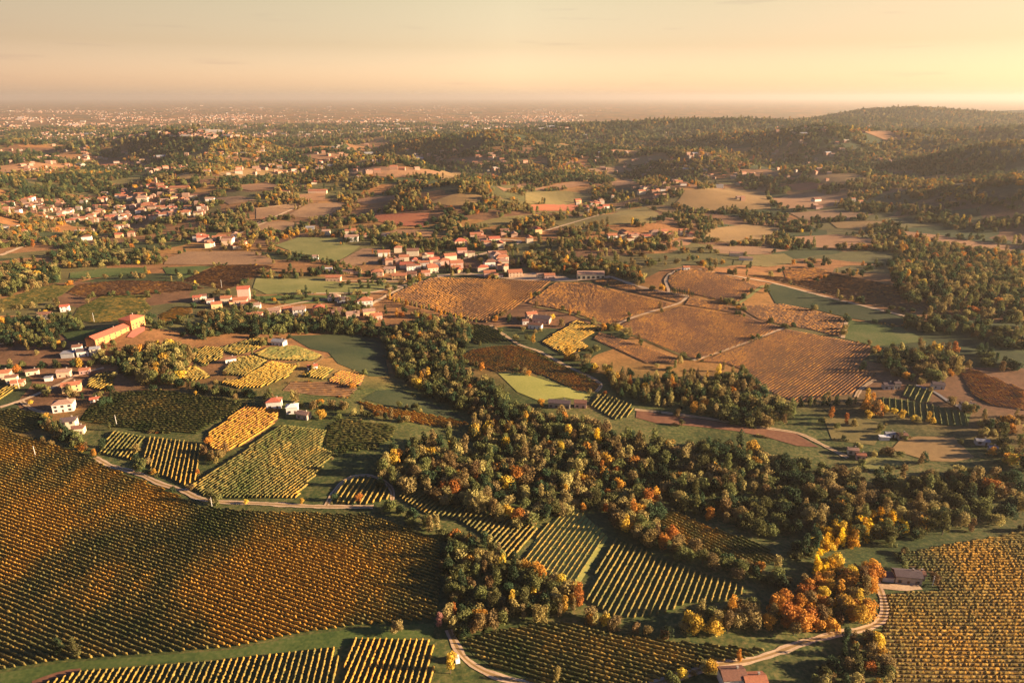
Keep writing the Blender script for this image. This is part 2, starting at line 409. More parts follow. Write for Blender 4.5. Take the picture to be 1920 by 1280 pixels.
def road(pts, width, label, m='road', name='road', k=1.35):
    ROADS.append((pts, width))
    W = G(dens(pts, 12, False))
    seg = np.linalg.norm(np.diff(W, axis=0), axis=1)
    t = np.concatenate([[0], np.cumsum(seg)]); n = max(4, int(t[-1] / max(3.0, .008 * np.hypot(*W.mean(0)))))
    s = np.linspace(0, t[-1], n)
    C = np.stack([np.interp(s, t, W[:, 0]), np.interp(s, t, W[:, 1])], 1)
    for _ in range(2): C[1:-1] = (C[:-2] + 2 * C[1:-1] + C[2:]) / 4
    d = np.gradient(C, axis=0); d /= np.linalg.norm(d, axis=1)[:, None] + 1e-9
    nn = np.stack([-d[:, 1], d[:, 0]], 1)
    wj = width / 2 * (1 + .13 * np.sin(s * .21) + .13 * np.sin(s * .57 + 1) + rng.uniform(-.1, .1, n))
    cols = [-1, -.33, .33, 1]
    V = []
    for c in cols:
        p = C + nn * (wj * c)[:, None]
        V.append(np.column_stack([p, T(p[:, 0], p[:, 1]) + off(p[:, 0], p[:, 1], k)]))
    V = np.stack(V, 1).reshape(-1, 3); q = len(cols)
    i, j = np.meshgrid(np.arange(n - 1), np.arange(q - 1), indexing='ij'); a = i * q + j
    F = np.stack([a, a + 1, a + q + 1, a + q], -1).reshape(-1, 4)
    rut = m == 'road' and width < 4.2 and np.hypot(*W.mean(0)) < 620
    me = mesh(name, V, F, [GM[m], GM['tan']], np.tile([0, 1 if rut else 0, 0], n - 1))
    if me.polygons[0].normal.z < 0: me.flip_normals()
    tag(link(name, me), label, 'road', kind='structure')

# ------------------------------------------------------------------ plain fields and meadows (pixel outlines)
FLD = [
 # material, name, label, polygon
 ('grass', 'grass_strip', 'green grass strip below the large left vineyard', [(0,1262),(120,1242),(300,1228),(440,1217),(560,1192),(690,1175),(815,1168),(812,1192),(640,1212),(400,1236),(150,1256),(40,1290),(0,1300)]),
 ('lime', 'meadow', 'bright yellow green meadow in the centre', [(934,700),(975,698),(1046,721),(1095,732),(1106,740),(1098,752),(1056,745),(1012,752),(970,735)]),
 ('dark', 'pasture', 'green pasture with painted shade inside the wooded bend', [(541,630),(595,628),(660,625),(712,635),(722,667),(730,706),(694,706),(634,682),(616,661),(582,654)]),
 ('brown', 'field', 'small brown field above the white farmhouse', [(546,716),(613,716),(671,729),(650,745),(582,740),(530,732)]),
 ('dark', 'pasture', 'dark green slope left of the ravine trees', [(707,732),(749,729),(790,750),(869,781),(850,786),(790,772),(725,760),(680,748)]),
 ('bare', 'field', 'red brown bare field right of the centre wood', [(1194,766),(1240,776),(1330,788),(1400,800),(1490,812),(1535,838),(1495,836),(1440,820),(1380,808),(1300,799),(1230,793),(1192,783)]),
 ('tan', 'clearing', 'tan grass clearing among trees at the right', [(1690,822),(1720,818),(1788,819),(1827,858),(1790,866),(1741,864),(1671,843)]),
 ('pale', 'clearing', 'pale green clearing below the small farm buildings', [(1610,862),(1660,852),(1695,868),(1670,884),(1625,882)]),
 ('olive', 'clearing', 'olive grass patch behind the right wood', [(1545,785),(1600,780),(1660,795),(1640,835),(1560,825)]),
 ('pale', 'meadow', 'pale olive meadow with hedge shadow above the hamlet', [(480,522),(610,523),(640,531),(760,530),(705,547),(640,552),(562,550),(500,552),(474,540)]),
 ('grass', 'meadow', 'green meadow strip beneath the pale meadow', [(470,556),(560,553),(640,555),(690,552),(660,566),(560,570),(490,568)]),
 ('pale', 'meadow', 'pale green meadow on the rise left of the village', [(515,460),(560,445),(640,446),(652,455),(597,487),(587,479),(555,475)]),
 ('pale', 'meadow', 'light green meadow beside the dark vineyard patch', [(640,458),(675,462),(655,478),(632,491),(605,493),(600,485)]),
 ('brown', 'field', 'dark brown field between meadow and village', [(680,466),(717,466),(712,496),(655,498),(632,492),(656,479)]),
 ('grass', 'meadow', 'long green meadow at the left edge of the woods', [(132,512),(200,503),(272,502),(272,512),(180,521),(130,523)]),
 ('grass', 'meadow', 'bright green paddock with lone trees', [(305,502),(375,499),(402,499),(350,521),(312,513)]),
 ('brown', 'field', 'brown field below the left town', [(312,485),(350,472),(480,472),(505,480),(515,496),(412,497),(307,496)]),
 ('brown', 'field', 'dark brown vineyard slope above the hamlet', [(407,499),(470,497),(515,500),(485,518),(425,545),(340,527),(355,520)]),
 ('brown', 'field', 'brown field strip left of the tall villa', [(125,549),(146,534),(227,526),(340,529),(385,541),(325,549),(224,556),(156,558)]),
 ('olive', 'field', 'olive brown field at the left edge', [(0,562),(99,534),(141,536),(115,555),(52,578),(0,583)]),
 ('olive', 'field', 'olive gold field above the red villa', [(146,578),(190,556),(276,553),(273,565),(286,578),(245,599),(177,606),(135,598)]),
 ('grass', 'lawn', 'green lawn behind the long red villa', [(112,622),(160,618),(212,612),(165,637),(130,640)]),
 ('gold', 'field', 'golden vineyard patch right of the red villa', [(298,590),(330,575),(360,577),(362,587),(320,602),(300,608)]),
 ('orange', 'field', 'orange field in the middle distance', [(655,376),(700,369),(752,366),(750,373),(690,384)]),
 ('brown', 'field', 'brown field beside the pale track', [(480,392),(565,381),(530,406),(480,411)]),
 ('brown', 'field', 'wide brown field right of the pale track', [(577,382),(645,380),(640,400),(605,411),(536,406)]),
 ('brown', 'field', 'low brown field under the pale track', [(480,420),(525,414),(570,420),(555,433),(480,434)]),
 ('red', 'field', 'red brown field above the village', [(705,401),(805,400),(802,410),(795,426),(742,423),(700,414)]),
 ('orange', 'field', 'orange strip directly above the village', [(742,430),(815,432),(812,443),(752,446),(715,440)]),
 ('tan', 'field', 'tan rise in the middle distance', [(805,380),(855,363),(910,367),(895,380),(850,388)]),
 ('olive', 'field', 'olive strip behind the village trees', [(890,420),(920,411),(965,405),(1010,402),(1015,409),(960,418),(905,428)]),
 ('olive', 'field', 'olive hillside behind the second village', [(1042,421),(1100,410),(1160,397),(1210,388),(1235,400),(1230,418),(1175,421),(1115,424),(1060,428)]),
 ('gold', 'field', 'golden slope right of the olive hillside', [(1200,385),(1247,385),(1282,397),(1260,402),(1235,396)]),
 ('orange', 'field', 'far orange slope above the second village', [(985,357),(1072,341),(1122,343),(1047,356)]),
 ('olive', 'field', 'olive field under the far orange slope', [(985,361),(1060,358),(1120,367),(1060,385),(985,382)]),
 ('red', 'field', 'red field strip behind village trees', [(985,385),(1090,382),(1085,396),(1000,396)]),
 ('gold', 'field', 'large gold slope at the right', [(1285,357),(1360,352),(1435,360),(1445,392),(1335,398),(1262,386),(1275,372)]),
 ('orange', 'field', 'orange knoll beside the right village', [(1237,460),(1292,444),(1310,447),(1290,460),(1247,465)]),
 ('gold', 'field', 'narrow gold field far right', [(1557,418),(1610,414),(1674,417),(1615,431),(1570,428)]),
 ('orange', 'field', 'long orange strip far right', [(1677,432),(1765,442),(1802,450),(1860,456),(1920,462),(1920,472),(1815,468),(1752,452),(1700,444)]),
 ('tan', 'field', 'tan slope right of the knoll', [(1330,430),(1400,420),(1470,428),(1440,450),(1380,458),(1320,448)]),
 ('red', 'field', 'red vineyard slope at the right', [(1468,506),(1530,502),(1560,512),(1530,527),(1475,527)]),
 ('olive', 'field', 'olive slope above the red field', [(1400,480),(1470,476),(1500,492),(1440,501),(1390,497)]),
 ('brown', 'field', 'tan orange slope at the right', [(1400,516),(1465,520),(1530,529),(1562,513),(1671,535),(1738,554),(1779,568),(1711,584),(1644,573),(1562,554),(1481,532)]),
 ('dark', 'pasture', 'green hollow with shade in its colour below the slope track', [(1435,536),(1452,532),(1522,551),(1633,578),(1698,597),(1690,612),(1590,596),(1522,579),(1454,569)]),
 ('grass', 'pasture', 'green pasture beside the white track', [(1592,600),(1690,615),(1740,640),(1640,650),(1580,634)]),
 ('orange', 'field', 'dark orange field left of hamlet lane', [(480,478),(505,482),(495,494),(480,496)]),
 ('orange', 'field', 'orange far field in the middle of the hills', [(640,325),(700,312),(800,318),(840,326),(740,334)]),
 ('gold', 'field', 'gold far field right of the middle hills', [(768,327),(850,322),(900,326),(840,338)]),
 ('red', 'field', 'reddish far field left of the middle hills', [(170,305),(240,303),(280,308),(200,315)]),
 ('orange', 'field', 'far orange field at the left edge', [(0,312),(60,305),(130,312),(60,325),(0,328)]),
 ('gold', 'field', 'far gold patch near the left hills', [(400,325),(480,315),(560,320),(520,332),(430,335)]),
 ('orange', 'field', 'far orange band in the left hills', [(540,290),(640,288),(690,293),(600,300)]),
 ('orange', 'field', 'distant orange band under the dark ridge', [(560,365),(610,362),(610,376),(560,378)]),
 ('tan', 'field', 'distant tan field on the right slopes', [(1140,300),(1230,292),(1260,300),(1180,312)]),
 ('orange', 'field', 'distant orange field on right slopes', [(1380,318),(1440,318),(1470,330),(1400,332)]),
 ('gold', 'field', 'distant gold field on right slopes', [(1500,330),(1600,325),(1640,338),(1540,345)]),
 ('orange', 'field', 'russet vineyard band above the second village', [(1130,345),(1180,336),(1215,340),(1160,350)]),
 ('brown', 'field', 'brown vineyard band left of the far hill village', [(1090,318),(1160,312),(1200,320),(1120,328)]),
 ('orange', 'field', 'russet slope under the right hills', [(1440,372),(1530,362),(1600,372),(1560,388),(1470,392)]),
 ('brown', 'field', 'brown slope right of the gold fields', [(1480,400),(1560,394),(1640,402),(1590,412),(1510,414)]),
 ('red', 'field', 'reddish vineyard strip right of the far gold slope', [(1450,350),(1520,342),(1570,350),(1500,358)]),
 ('orange', 'field', 'russet field in front of the right hillside wood', [(1480,445),(1570,440),(1650,450),(1600,466),(1510,464)]),
 ('brown', 'field', 'brown field between the knoll and the far track', [(1330,462),(1420,462),(1480,470),(1420,478),(1350,476)]),
 ('orange', 'field', 'russet band in the left middle distance', [(420,350),(500,343),(540,350),(470,358)]),
 ('brown', 'field', 'brown band right of the church hill', [(400,372),(450,368),(480,376),(430,384)]),
 ('orange', 'field', 'russet patch above the tree line village', [(930,350),(975,346),(985,356),(945,360)]),
 ('gold', 'field', 'gold patch on the left far hills', [(300,330),(360,326),(400,333),(340,338)]),
 ('orange', 'field', 'far russet band left of centre', [(820,300),(900,295),(950,302),(870,308)]),
 ('orange', 'field', 'distant orange bands on the lit ridge', [(1620,248),(1660,246),(1700,262),(1660,264)]),
]
for m, nm, lab, poly in FLD:
    FIELDS.append(poly); drape(nm, poly, GM[m], lab)

# ------------------------------------------------------------------ vineyards
# key, polygon, row direction (two pixels), spacing, ripe base, ripe amplitude, soil, description, where counted from
VY = [
 ('big left', [(0,802),(60,824),(160,852),(200,876),(290,910),(380,950),(480,960),(600,963),(690,965),(740,980),(800,1003),(824,1014),(826,1100),(817,1160),(690,1170),(560,1188),(440,1213),(300,1224),(120,1238),(0,1256),(-120,1262),(-140,780)], ((273,1092),(555,1190)), 2.2, .43, .125, 'vsoil', 'in the huge left vineyard', 'counted from its grassy edge', 1),
 ('bottom left', [(-60,1330),(40,1296),(150,1259),(400,1240),(632,1214),(636,1240),(612,1330)], ((519,1233),(504,1280)), 2.6, .50, .12, 'vsoil', 'in the striped vineyard at bottom left', 'counted from its right end', 0),
 ('bottom middle', [(663,1197),(810,1200),(818,1225),(800,1330),(620,1330)], ((702,1196),(669,1280)), 2.6, .58, .1, 'vsoil', 'in the striped vineyard at bottom centre', 'counted from its right end', 0),
 ('bottom centre', [(866,1202),(930,1184),(1031,1167),(1081,1168),(1136,1190),(1280,1204),(1440,1218),(1409,1233),(1340,1243),(1280,1260),(1230,1276),(1150,1320),(1060,1320),(990,1276),(930,1254),(890,1230)], ((976,1194),(1179,1249)), 2.4, .42, .14, 'vsoil', 'in the oval vineyard inside the lane', 'counted from its lower edge', 1),
 ('small upper left', [(214,808),(273,820),(260,846),(250,864),(184,850)], ((219,809),(186,845)), 3.0, .40, .12, 'vsoil', 'in the small vineyard by the left farm', 'counted from its right side', 0),
 ('dark stripes', [(279,819),(377,831),(373,862),(367,901),(348,911),(289,885),(270,858)], ((312,823),(301,866)), 2.8, .50, .08, 'vsoil', 'in the dark vineyard at the lane bend', 'counted from its right side', 0),
 ('large green', [(529,797),(613,808),(602,840),(629,851),(604,878),(557,934),(430,934),(382,930),(358,914)], ((539,803),(363,917)), 2.4, .40, .1, 'vsoil', 'in the large green lane vineyard', 'counted from its right corner', 0),
 ('orange upper', [(391,812),(430,785),(462,762),(525,768),(520,790),(470,828),(420,850),(392,840)], ((469,788),(395,835)), 2.5, .74, .06, 'bsoil', 'in the orange vineyard by the white farmhouse', 'counted from its right side', 0),
 ('brown middle left', [(215,737),(300,732),(420,748),(458,757),(438,776),(390,800),(368,815),(270,810),(215,800),(150,788),(165,765),(200,745)], ((220,760),(420,775)), 2.6, .33, .14, 'vsoil', 'in the dark vineyard below the villa wood', 'counted from its lower edge', 1),
 ('right of farm', [(612,800),(640,785),(745,800),(735,825),(690,845),(640,850),(607,838)], ((625,815),(735,822)), 2.6, .34, .08, 'vsoil', 'in the small green vineyard beside the farm', 'counted from its lower edge', 1),
 ('fan', [(640,908),(660,895),(690,893),(722,905),(732,920),(730,936),(690,946),(655,946),(624,943)], ((691,893),(663,936)), 3.4, .54, .08, 'vsoil', 'in the plot ringed by a track', 'counted from its right side', 0),
 ('below wood', [(738,922),(788,926),(859,949),(913,961),(964,972),(1013,984),(962,1053),(941,1038),(898,999),(859,975),(796,963),(757,940)], ((1007,987),(953,1050)), 2.7, .44, .1, 'vsoil', 'in the vineyard under the centre wood', 'counted from its right end', 0),
 ('pale', [(1064,954),(1080,950),(1140,1007),(1082,1102),(1031,1079),(978,1058),(1015,992)], ((1131,1014),(1081,1092)), 2.6, .40, .05, 'lime', 'in the pale green plot at the centre', 'counted from its right side', 0),
 ('right stripes', [(1152,1010),(1187,1023),(1249,1050),(1280,1061),(1323,1078),(1374,1093),(1400,1105),(1378,1124),(1331,1131),(1288,1131),(1250,1150),(1218,1155),(1187,1159),(1150,1156),(1092,1122)], ((1160,1014),(1093,1124)), 2.9, .44, .08, 'grass', 'in the bright vineyard right of the copse', 'counted from its left edge', 0),
 ('valley', [(1228,949),(1280,964),(1330,988),(1395,1010),(1440,1030),(1470,1050),(1430,1060),(1380,1050),(1310,1032),(1260,1010),(1237,980)], ((1280,983),(1378,1030)), 2.8, .52, .14, 'vsoil', 'in the vineyard within the right wood', 'counted from its lower edge', 1),
 ('bottom right', [(2010,985),(1920,995),(1866,1008),(1788,1020),(1721,1033),(1680,1041),(1697,1060),(1749,1075),(1766,1112),(1729,1110),(1661,1114),(1665,1155),(1652,1190),(1660,1229),(1676,1280),(1684,1340),(2060,1340)], ((1671,1132),(1920,1132)), 2.2, .47, .06, 'bsoil', 'in the wide bottom right vineyard', 'counted from the bottom', 1),
 ('gold knoll', [(362,662),(385,650),(420,653),(417,672),(383,686),(362,675)], ((370,677),(398,654)), 2.6, .52, .08, 'vsoil', 'in the golden plot on the knoll', 'counted from its right side', 0),
 ('knoll top', [(406,655),(445,643),(484,633),(500,634),(487,654),(443,667)], ((420,668),(460,640)), 2.6, .44, .1, 'vsoil', 'in the upper knoll plot', 'counted from its right side', 0),
 ('knoll middle', [(417,698),(443,670),(475,668),(502,677),(460,706),(420,703)], ((425,697),(470,672)), 2.6, .46, .08, 'vsoil', 'in the middle knoll plot', 'counted from its right side', 0),
 ('knoll bright', [(509,678),(559,687),(540,708),(491,727),(449,729),(402,717),(452,712)], ((455,722),(520,685)), 2.6, .58, .06, 'vsoil', 'in the brightest orange knoll plot', 'counted from its right side', 0),
 ('knoll low', [(322,706),(365,686),(385,698),(396,708),(359,715)], ((330,706),(366,688)), 2.6, .52, .06, 'vsoil', 'in the lowest golden knoll plot', 'counted from its right side', 0),
 ('knoll right', [(597,687),(627,693),(606,712),(566,706)], ((575,706),(600,690)), 2.6, .52, .06, 'vsoil', 'in the plot by the red roofed hut', 'counted from its right side', 0),
 ('knoll orange', [(638,694),(684,705),(676,723),(645,723),(615,715)], ((620,714),(650,698)), 2.6, .74, .06, 'orange', 'in the orange brown knoll plot', 'counted from its right side', 0),
 ('knoll green', [(476,665),(504,652),(556,649),(604,667),(587,677),(504,675)], ((485,664),(520,655)), 2.6, .38, .1, 'vsoil', 'in the green knoll plot', 'counted from its right side', 0),
 ('slope orange', [(668,751),(725,765),(790,775),(850,787),(880,795),(850,803),(790,796),(730,782),(690,768)], ((720,762),(800,795)), 2.8, .66, .1, 'bsoil', 'on the orange slope above the centre wood', 'counted from its lower edge', 0),
 ('tan village', [(825,521),(900,523),(1034,528),(988,564),(934,595),(916,606),(895,603),(806,580),(727,561),(746,547),(806,522)], ((864,592),(960,529)), 3.6, .93, .07, 'bsoil', 'in the tan vineyard under the village', 'counted from its right side', 0),
 ('dark orchard', [(864,606),(900,609),(926,613),(955,641),(900,645),(889,644)], ((888,612),(938,640)), 3.6, .34, .14, 'vsoil', 'in the dark green plot below the tan vineyard', 'counted from its right side', 0),
 ('brown centre', [(852,675),(885,656),(930,649),(960,647),(1000,659),(1065,691),(1110,711),(1126,722),(1115,736),(1080,733),(1040,713),(1000,698),(970,693),(930,697),(900,688)], ((960,655),(1060,700)), 2.6, .62, .16, 'bsoil', 'on the shoulder above the bright meadow', 'counted from its lower edge', 1),
 ('orange stripes', [(1016,642),(1082,601),(1126,615),(1090,641),(1104,651),(1082,661),(1061,668)], ((1016,640),(1090,602)), 3.0, .58, .06, 'bsoil', 'in the striped plot beside the centre farm', 'counted from its right side', 0),
 ('russet upper', [(989,569),(1041,530),(1103,530),(1134,540),(1192,553),(1263,570),(1257,574),(1186,592),(1142,609),(1108,600),(1067,584)], ((1040,585),(1110,540)), 2.5, .92, .09, 'orange', 'on the russet field under the barn', 'counted from its lower edge', 1),
 ('brown top', [(1112,527),(1147,522),(1194,540),(1259,549),(1286,556),(1272,568),(1200,551),(1136,536)], ((1160,555),(1200,533)), 2.5, .95, .09, 'brown', 'on the brown strip beside the barn road', 'counted from its lower edge', 1),
 ('russet wide', [(1152,613),(1207,595),(1280,574),(1340,583),(1400,595),(1470,614),(1400,643),(1308,675),(1238,650)], ((1240,650),(1330,588)), 2.5, .92, .09, 'orange', 'on the wide russet field', 'counted from its lower edge', 1),
 ('russet strip', [(1124,623),(1186,642),(1265,670),(1283,678),(1212,681),(1160,657),(1112,636)], ((1170,650),(1215,622)), 2.5, .95, .09, 'brown', 'on the russet strip below the straight track', 'counted from its lower edge', 1),
 ('brown right', [(1472,617),(1573,636),(1630,647),(1634,662),(1600,690),(1642,700),(1611,725),(1598,738),(1495,754),(1440,734),(1400,696),(1363,682),(1314,678),(1395,647)], ((1420,720),(1530,650)), 2.5, .92, .09, 'orange', 'on the broad brown field at the right', 'counted from its lower edge', 1),
 ('brown oval', [(1256,517),(1287,503),(1350,512),(1390,525),(1424,537),(1400,554),(1376,569),(1301,552),(1259,541),(1252,527)], ((1300,550),(1350,515)), 2.5, .95, .09, 'brown', 'on the brown oval hill beyond the cypresses', 'counted from its lower edge', 1),
 ('red strip', [(1400,574),(1468,570),(1508,578),(1583,597),(1576,632),(1522,618),(1427,602),(1378,572)], ((1440,598),(1500,578)), 2.5, .95, .09, 'brown', 'on the red strip beside the white track', 'counted from its lower edge', 1),
 ('small brown hill', [(1292,557),(1376,575),(1425,603),(1400,592),(1340,581),(1284,572)], ((1310,578),(1350,560)), 2.5, .95, .09, 'brown', 'on the brown strip right of the track fork', 'counted from its lower edge', 1),
 ('far right brown', [(1801,701),(1822,691),(1925,733),(1925,770),(1860,760),(1822,740)], ((1830,700),(1910,742)), 2.8, .78, .06, 'brown', 'on the brown slope at the right edge', 'counted from its lower edge', 1),
 ('right vertical', [(1650,745),(1698,750),(1806,772),(1820,776),(1815,800),(1770,797),(1725,787),(1650,763)], ((1705,752),(1707,782)), 4.2, .30, .06, 'grass', 'in the green orchard at the right', 'counted from its right side', 0),
 ('right slanted', [(1699,722),(1717,723),(1749,734),(1741,754),(1725,755),(1691,741)], ((1708,722),(1697,742)), 4.2, .34, .06, 'grass', 'in the small slanted plot at the right', 'counted from its right side', 0),
 ('ridge stripes', [(1130,737),(1184,759),(1190,771),(1176,783),(1155,788),(1105,760)], ((1178,758),(1155,788)), 3.4, .44, .08, 'vsoil', 'in the striped plot behind the centre wood', 'counted from its right side', 0),
 ('villa plot', [(165,712),(188,700),(208,698),(214,722),(200,735),(163,726)], ((165,718),(196,700)), 3.2, .54, .06, 'vsoil', 'in the small plot under the red villa', 'counted from its right side', 0),
 ('left edge plot', [(-20,742),(30,718),(44,722),(0,752),(-20,760)], ((-10,745),(25,722)), 3.0, .52, .06, 'vsoil', 'in the thin plot at the left edge', 'counted from its right side', 0),
 ('left low', [(-30,775),(30,766),(100,780),(90,800),(40,812),(-30,796)], ((0,775),(70,790)), 2.6, .34, .08, 'vsoil', 'in the dark plot beside the left lane', 'counted from its lower edge', 1),
]
SPOTS = [  # pixel, radius m, ripeness shift: richer gold patches
 (505,1085,30,.34),(430,1070,22,.26),(585,1120,22,.26),(240,940,24,.30),(180,900,16,.2),(60,960,22,.30),(90,1010,16,.25),(140,1110,22,.26),(520,1160,18,.26),(320,970,16,.18),(30,1060,14,.2),(360,1130,14,.16),(230,1010,18,.12),(300,990,40,-.08),(310,1040,30,-.1),(80,1180,30,-.06),(640,1020,24,.12),(600,1110,30,.2),(20,860,30,.25),
 (1840,1060,26,.2),(1800,1230,22,.14),(1700,1050,18,-.2),(1900,1180,30,.1),(1420,1020,16,-.2),(560,800,30,-.05)]
SPW = [(*G([(a, b)])[0], r, s) for a, b, r, s in SPOTS]
def segs(W, d, spacing):
    n = np.array([-d[1], d[0]]); u = W @ d; v = W @ n; o = []
    v0 = v.min() + spacing * .5; i = 0
    while v0 < v.max():
        ts = []
        for k in range(len(W)):
            a, b = v[k], v[(k + 1) % len(W)]
            if (a > v0) != (b > v0):
                ts.append(u[k] + (u[(k + 1) % len(W)] - u[k]) * (v0 - a) / (b - a))
        ts.sort()
        for a, b in zip(ts[::2], ts[1::2]):
            if b - a > 5: o.append((i, a * d + v0 * n, b * d + v0 * n))
        v0 += spacing; i += 1
    return o
PROF = np.array([(-.85, .30), (-1.1, .9), (-.4, 1.5), (.45, 1.45), (1.1, .85), (.85, .30)])
def row_mesh(p0, p1, ripe, amp, dist, thin=False, bead=False):
    ln = np.linalg.norm(p1 - p0); step = .55 if dist < 420 else (1.0 if dist < 620 else 2.0)
    n = max(3, int(ln / step)); t = np.linspace(0, 1, n)
    d = (p1 - p0) / ln; nn = np.array([-d[1], d[0]])
    C = p0 + (p1 - p0) * t[:, None] + nn * rng.normal(0, .07, n)[:, None]
    s = rng.uniform(.70, 1.12, n) if bead else rng.uniform(.84, 1.08, n)
    if step < .9 and bead: s *= np.where(np.arange(n) % 2 == 0, 1.08, .86)
    s[rng.random(n) < .03] *= .45; s[0] *= .5; s[-1] *= .5
    half = .42 if not thin else .28
    hh = rng.uniform(.85, 1.15, n) * s * (.6 if thin else 1)
    z = T(C[:, 0], C[:, 1]) + off(C[:, 0], C[:, 1]) - .05
    q = len(PROF); V = np.empty((n, q, 3))
    jit = rng.uniform(.8, 1.2, (n, q))
    lat = PROF[:, 0][None] * half * s[:, None] * jit
    V[:, :, 0] = C[:, 0, None] + nn[0] * lat + d[0] * rng.normal(0, .12, (n, q))
    V[:, :, 1] = C[:, 1, None] + nn[1] * lat + d[1] * rng.normal(0, .12, (n, q))
    V[:, :, 2] = z[:, None] + PROF[:, 1][None] * hh[:, None] * rng.uniform(.84, 1.12, (n, q))
    i, j = np.meshgrid(np.arange(n - 1), np.arange(q - 1), indexing='ij'); a = i * q + j
    F = np.stack([a, a + q, a + q + 1, a + 1], -1).reshape(-1, 4)
    rp = ripe + amp * (.65 * wob(C[:, 0], C[:, 1], 90) + .5 * wob(C[:, 0] + 500, C[:, 1], 28) + .3 * wob(C[:, 0], C[:, 1] + 800, 8)) + rng.normal(0, .05, n)
    for x, y, r, sh in SPW: rp = rp + sh * np.exp(-((C[:, 0] - x) ** 2 + (C[:, 1] - y) ** 2) / r ** 2)
    rp = np.clip(rp, max(.05, ripe - .25), max(.66, ripe + .13))
    A = np.repeat(rp[:, None], q, 1) + rng.normal(0, .04, (n, q)) + (rng.normal(0, .09, (n, 1)) if thin else 0)
    return V.reshape(-1, 3), F, A.ravel()
LOW = ('pale', 'brown centre', 'russet upper', 'brown top', 'russet wide', 'russet strip', 'brown right', 'brown oval', 'red strip', 'small brown hill', 'far right brown', 'knoll orange')
ROWS = []
for key, poly, (a, b), spc, ripe, amp, soil, desc, cnt, horiz in VY:
    FIELDS.append(poly)
    drape('vineyard_soil', poly, GM[soil], ('grassy ground ' if soil in ('vsoil', 'grass', 'pale') else 'brown ground ') + desc)
    W = G(dens(poly)); A, B = G([a, b]); d = (B - A) / np.linalg.norm(B - A)
    S = segs(W, d, spc)
    # order the rows the way the description counts them
    mids = [PX(*((p + q) / 2)) for _, p, q in S]
    order = sorted(range(len(S)), key=lambda i: (-mids[i][1] if horiz else -mids[i][0]))
    for rank, i in enumerate(order):
        _, p, q = S[i]; m = (p + q) / 2
        x0, y0, d0 = PX(*p); x1, y1, d1 = PX(*q)
        vis = math.hypot(np.clip(x1, 0, 1920) - np.clip(x0, 0, 1920), np.clip(y1, 0, 1280) - np.clip(y0, 0, 1280))
        ROWS.append((vis * 1.7 * FOC / mids[i][2], key, rank + 1, p, q, ripe, amp, float(np.hypot(*m)), desc, cnt))
ROWS.sort(key=lambda r: -r[0])
rest = []
FRIPE = {'brown': 1.0, 'olive': .34, 'orange': .92, 'gold': .62, 'red': .95, 'tan': .9}
for m_, nm_, lab_, poly in FLD:
    W = G(dens(poly)); c = W.mean(0)
    if m_ in FRIPE and nm_ == 'field' and np.hypot(*c) < 1000:
        th = rng.normal(.1, .2); d = np.array([math.cos(th), math.sin(th)])
        for _, p, q in segs(W, d, 3.4): rest.append(row_mesh(p, q, FRIPE[m_], .12, 900, True))
for i, (sz, key, rank, p, q, ripe, amp, dist, desc, cnt) in enumerate(ROWS):
    V, F, A = row_mesh(p, q, ripe, amp, dist, key in LOW, key == 'big left')
    if i < 300:
        o = link('vine_row', mesh('vine_row', V, F, VINE, attrs={'ripe': ('POINT', 'FLOAT', A)}))
        tag(o, f'{ordinal(rank)} vine row {desc}, {cnt}', 'vine row', 'vine rows ' + desc)
    else: rest.append((V, F, A))
nv = np.cumsum([0] + [len(v) for v, _, _ in rest])
me = mesh('vine_rows', np.vstack([r[0] for r in rest]), np.vstack([r[1] + k for r, k in zip(rest, nv)]), VINE, attrs={'ripe': ('POINT', 'FLOAT', np.concatenate([r[2] for r in rest]))})
tag(link('vines', me), 'autumn vine rows covering the smaller and farther vineyards', 'vines', kind='stuff')

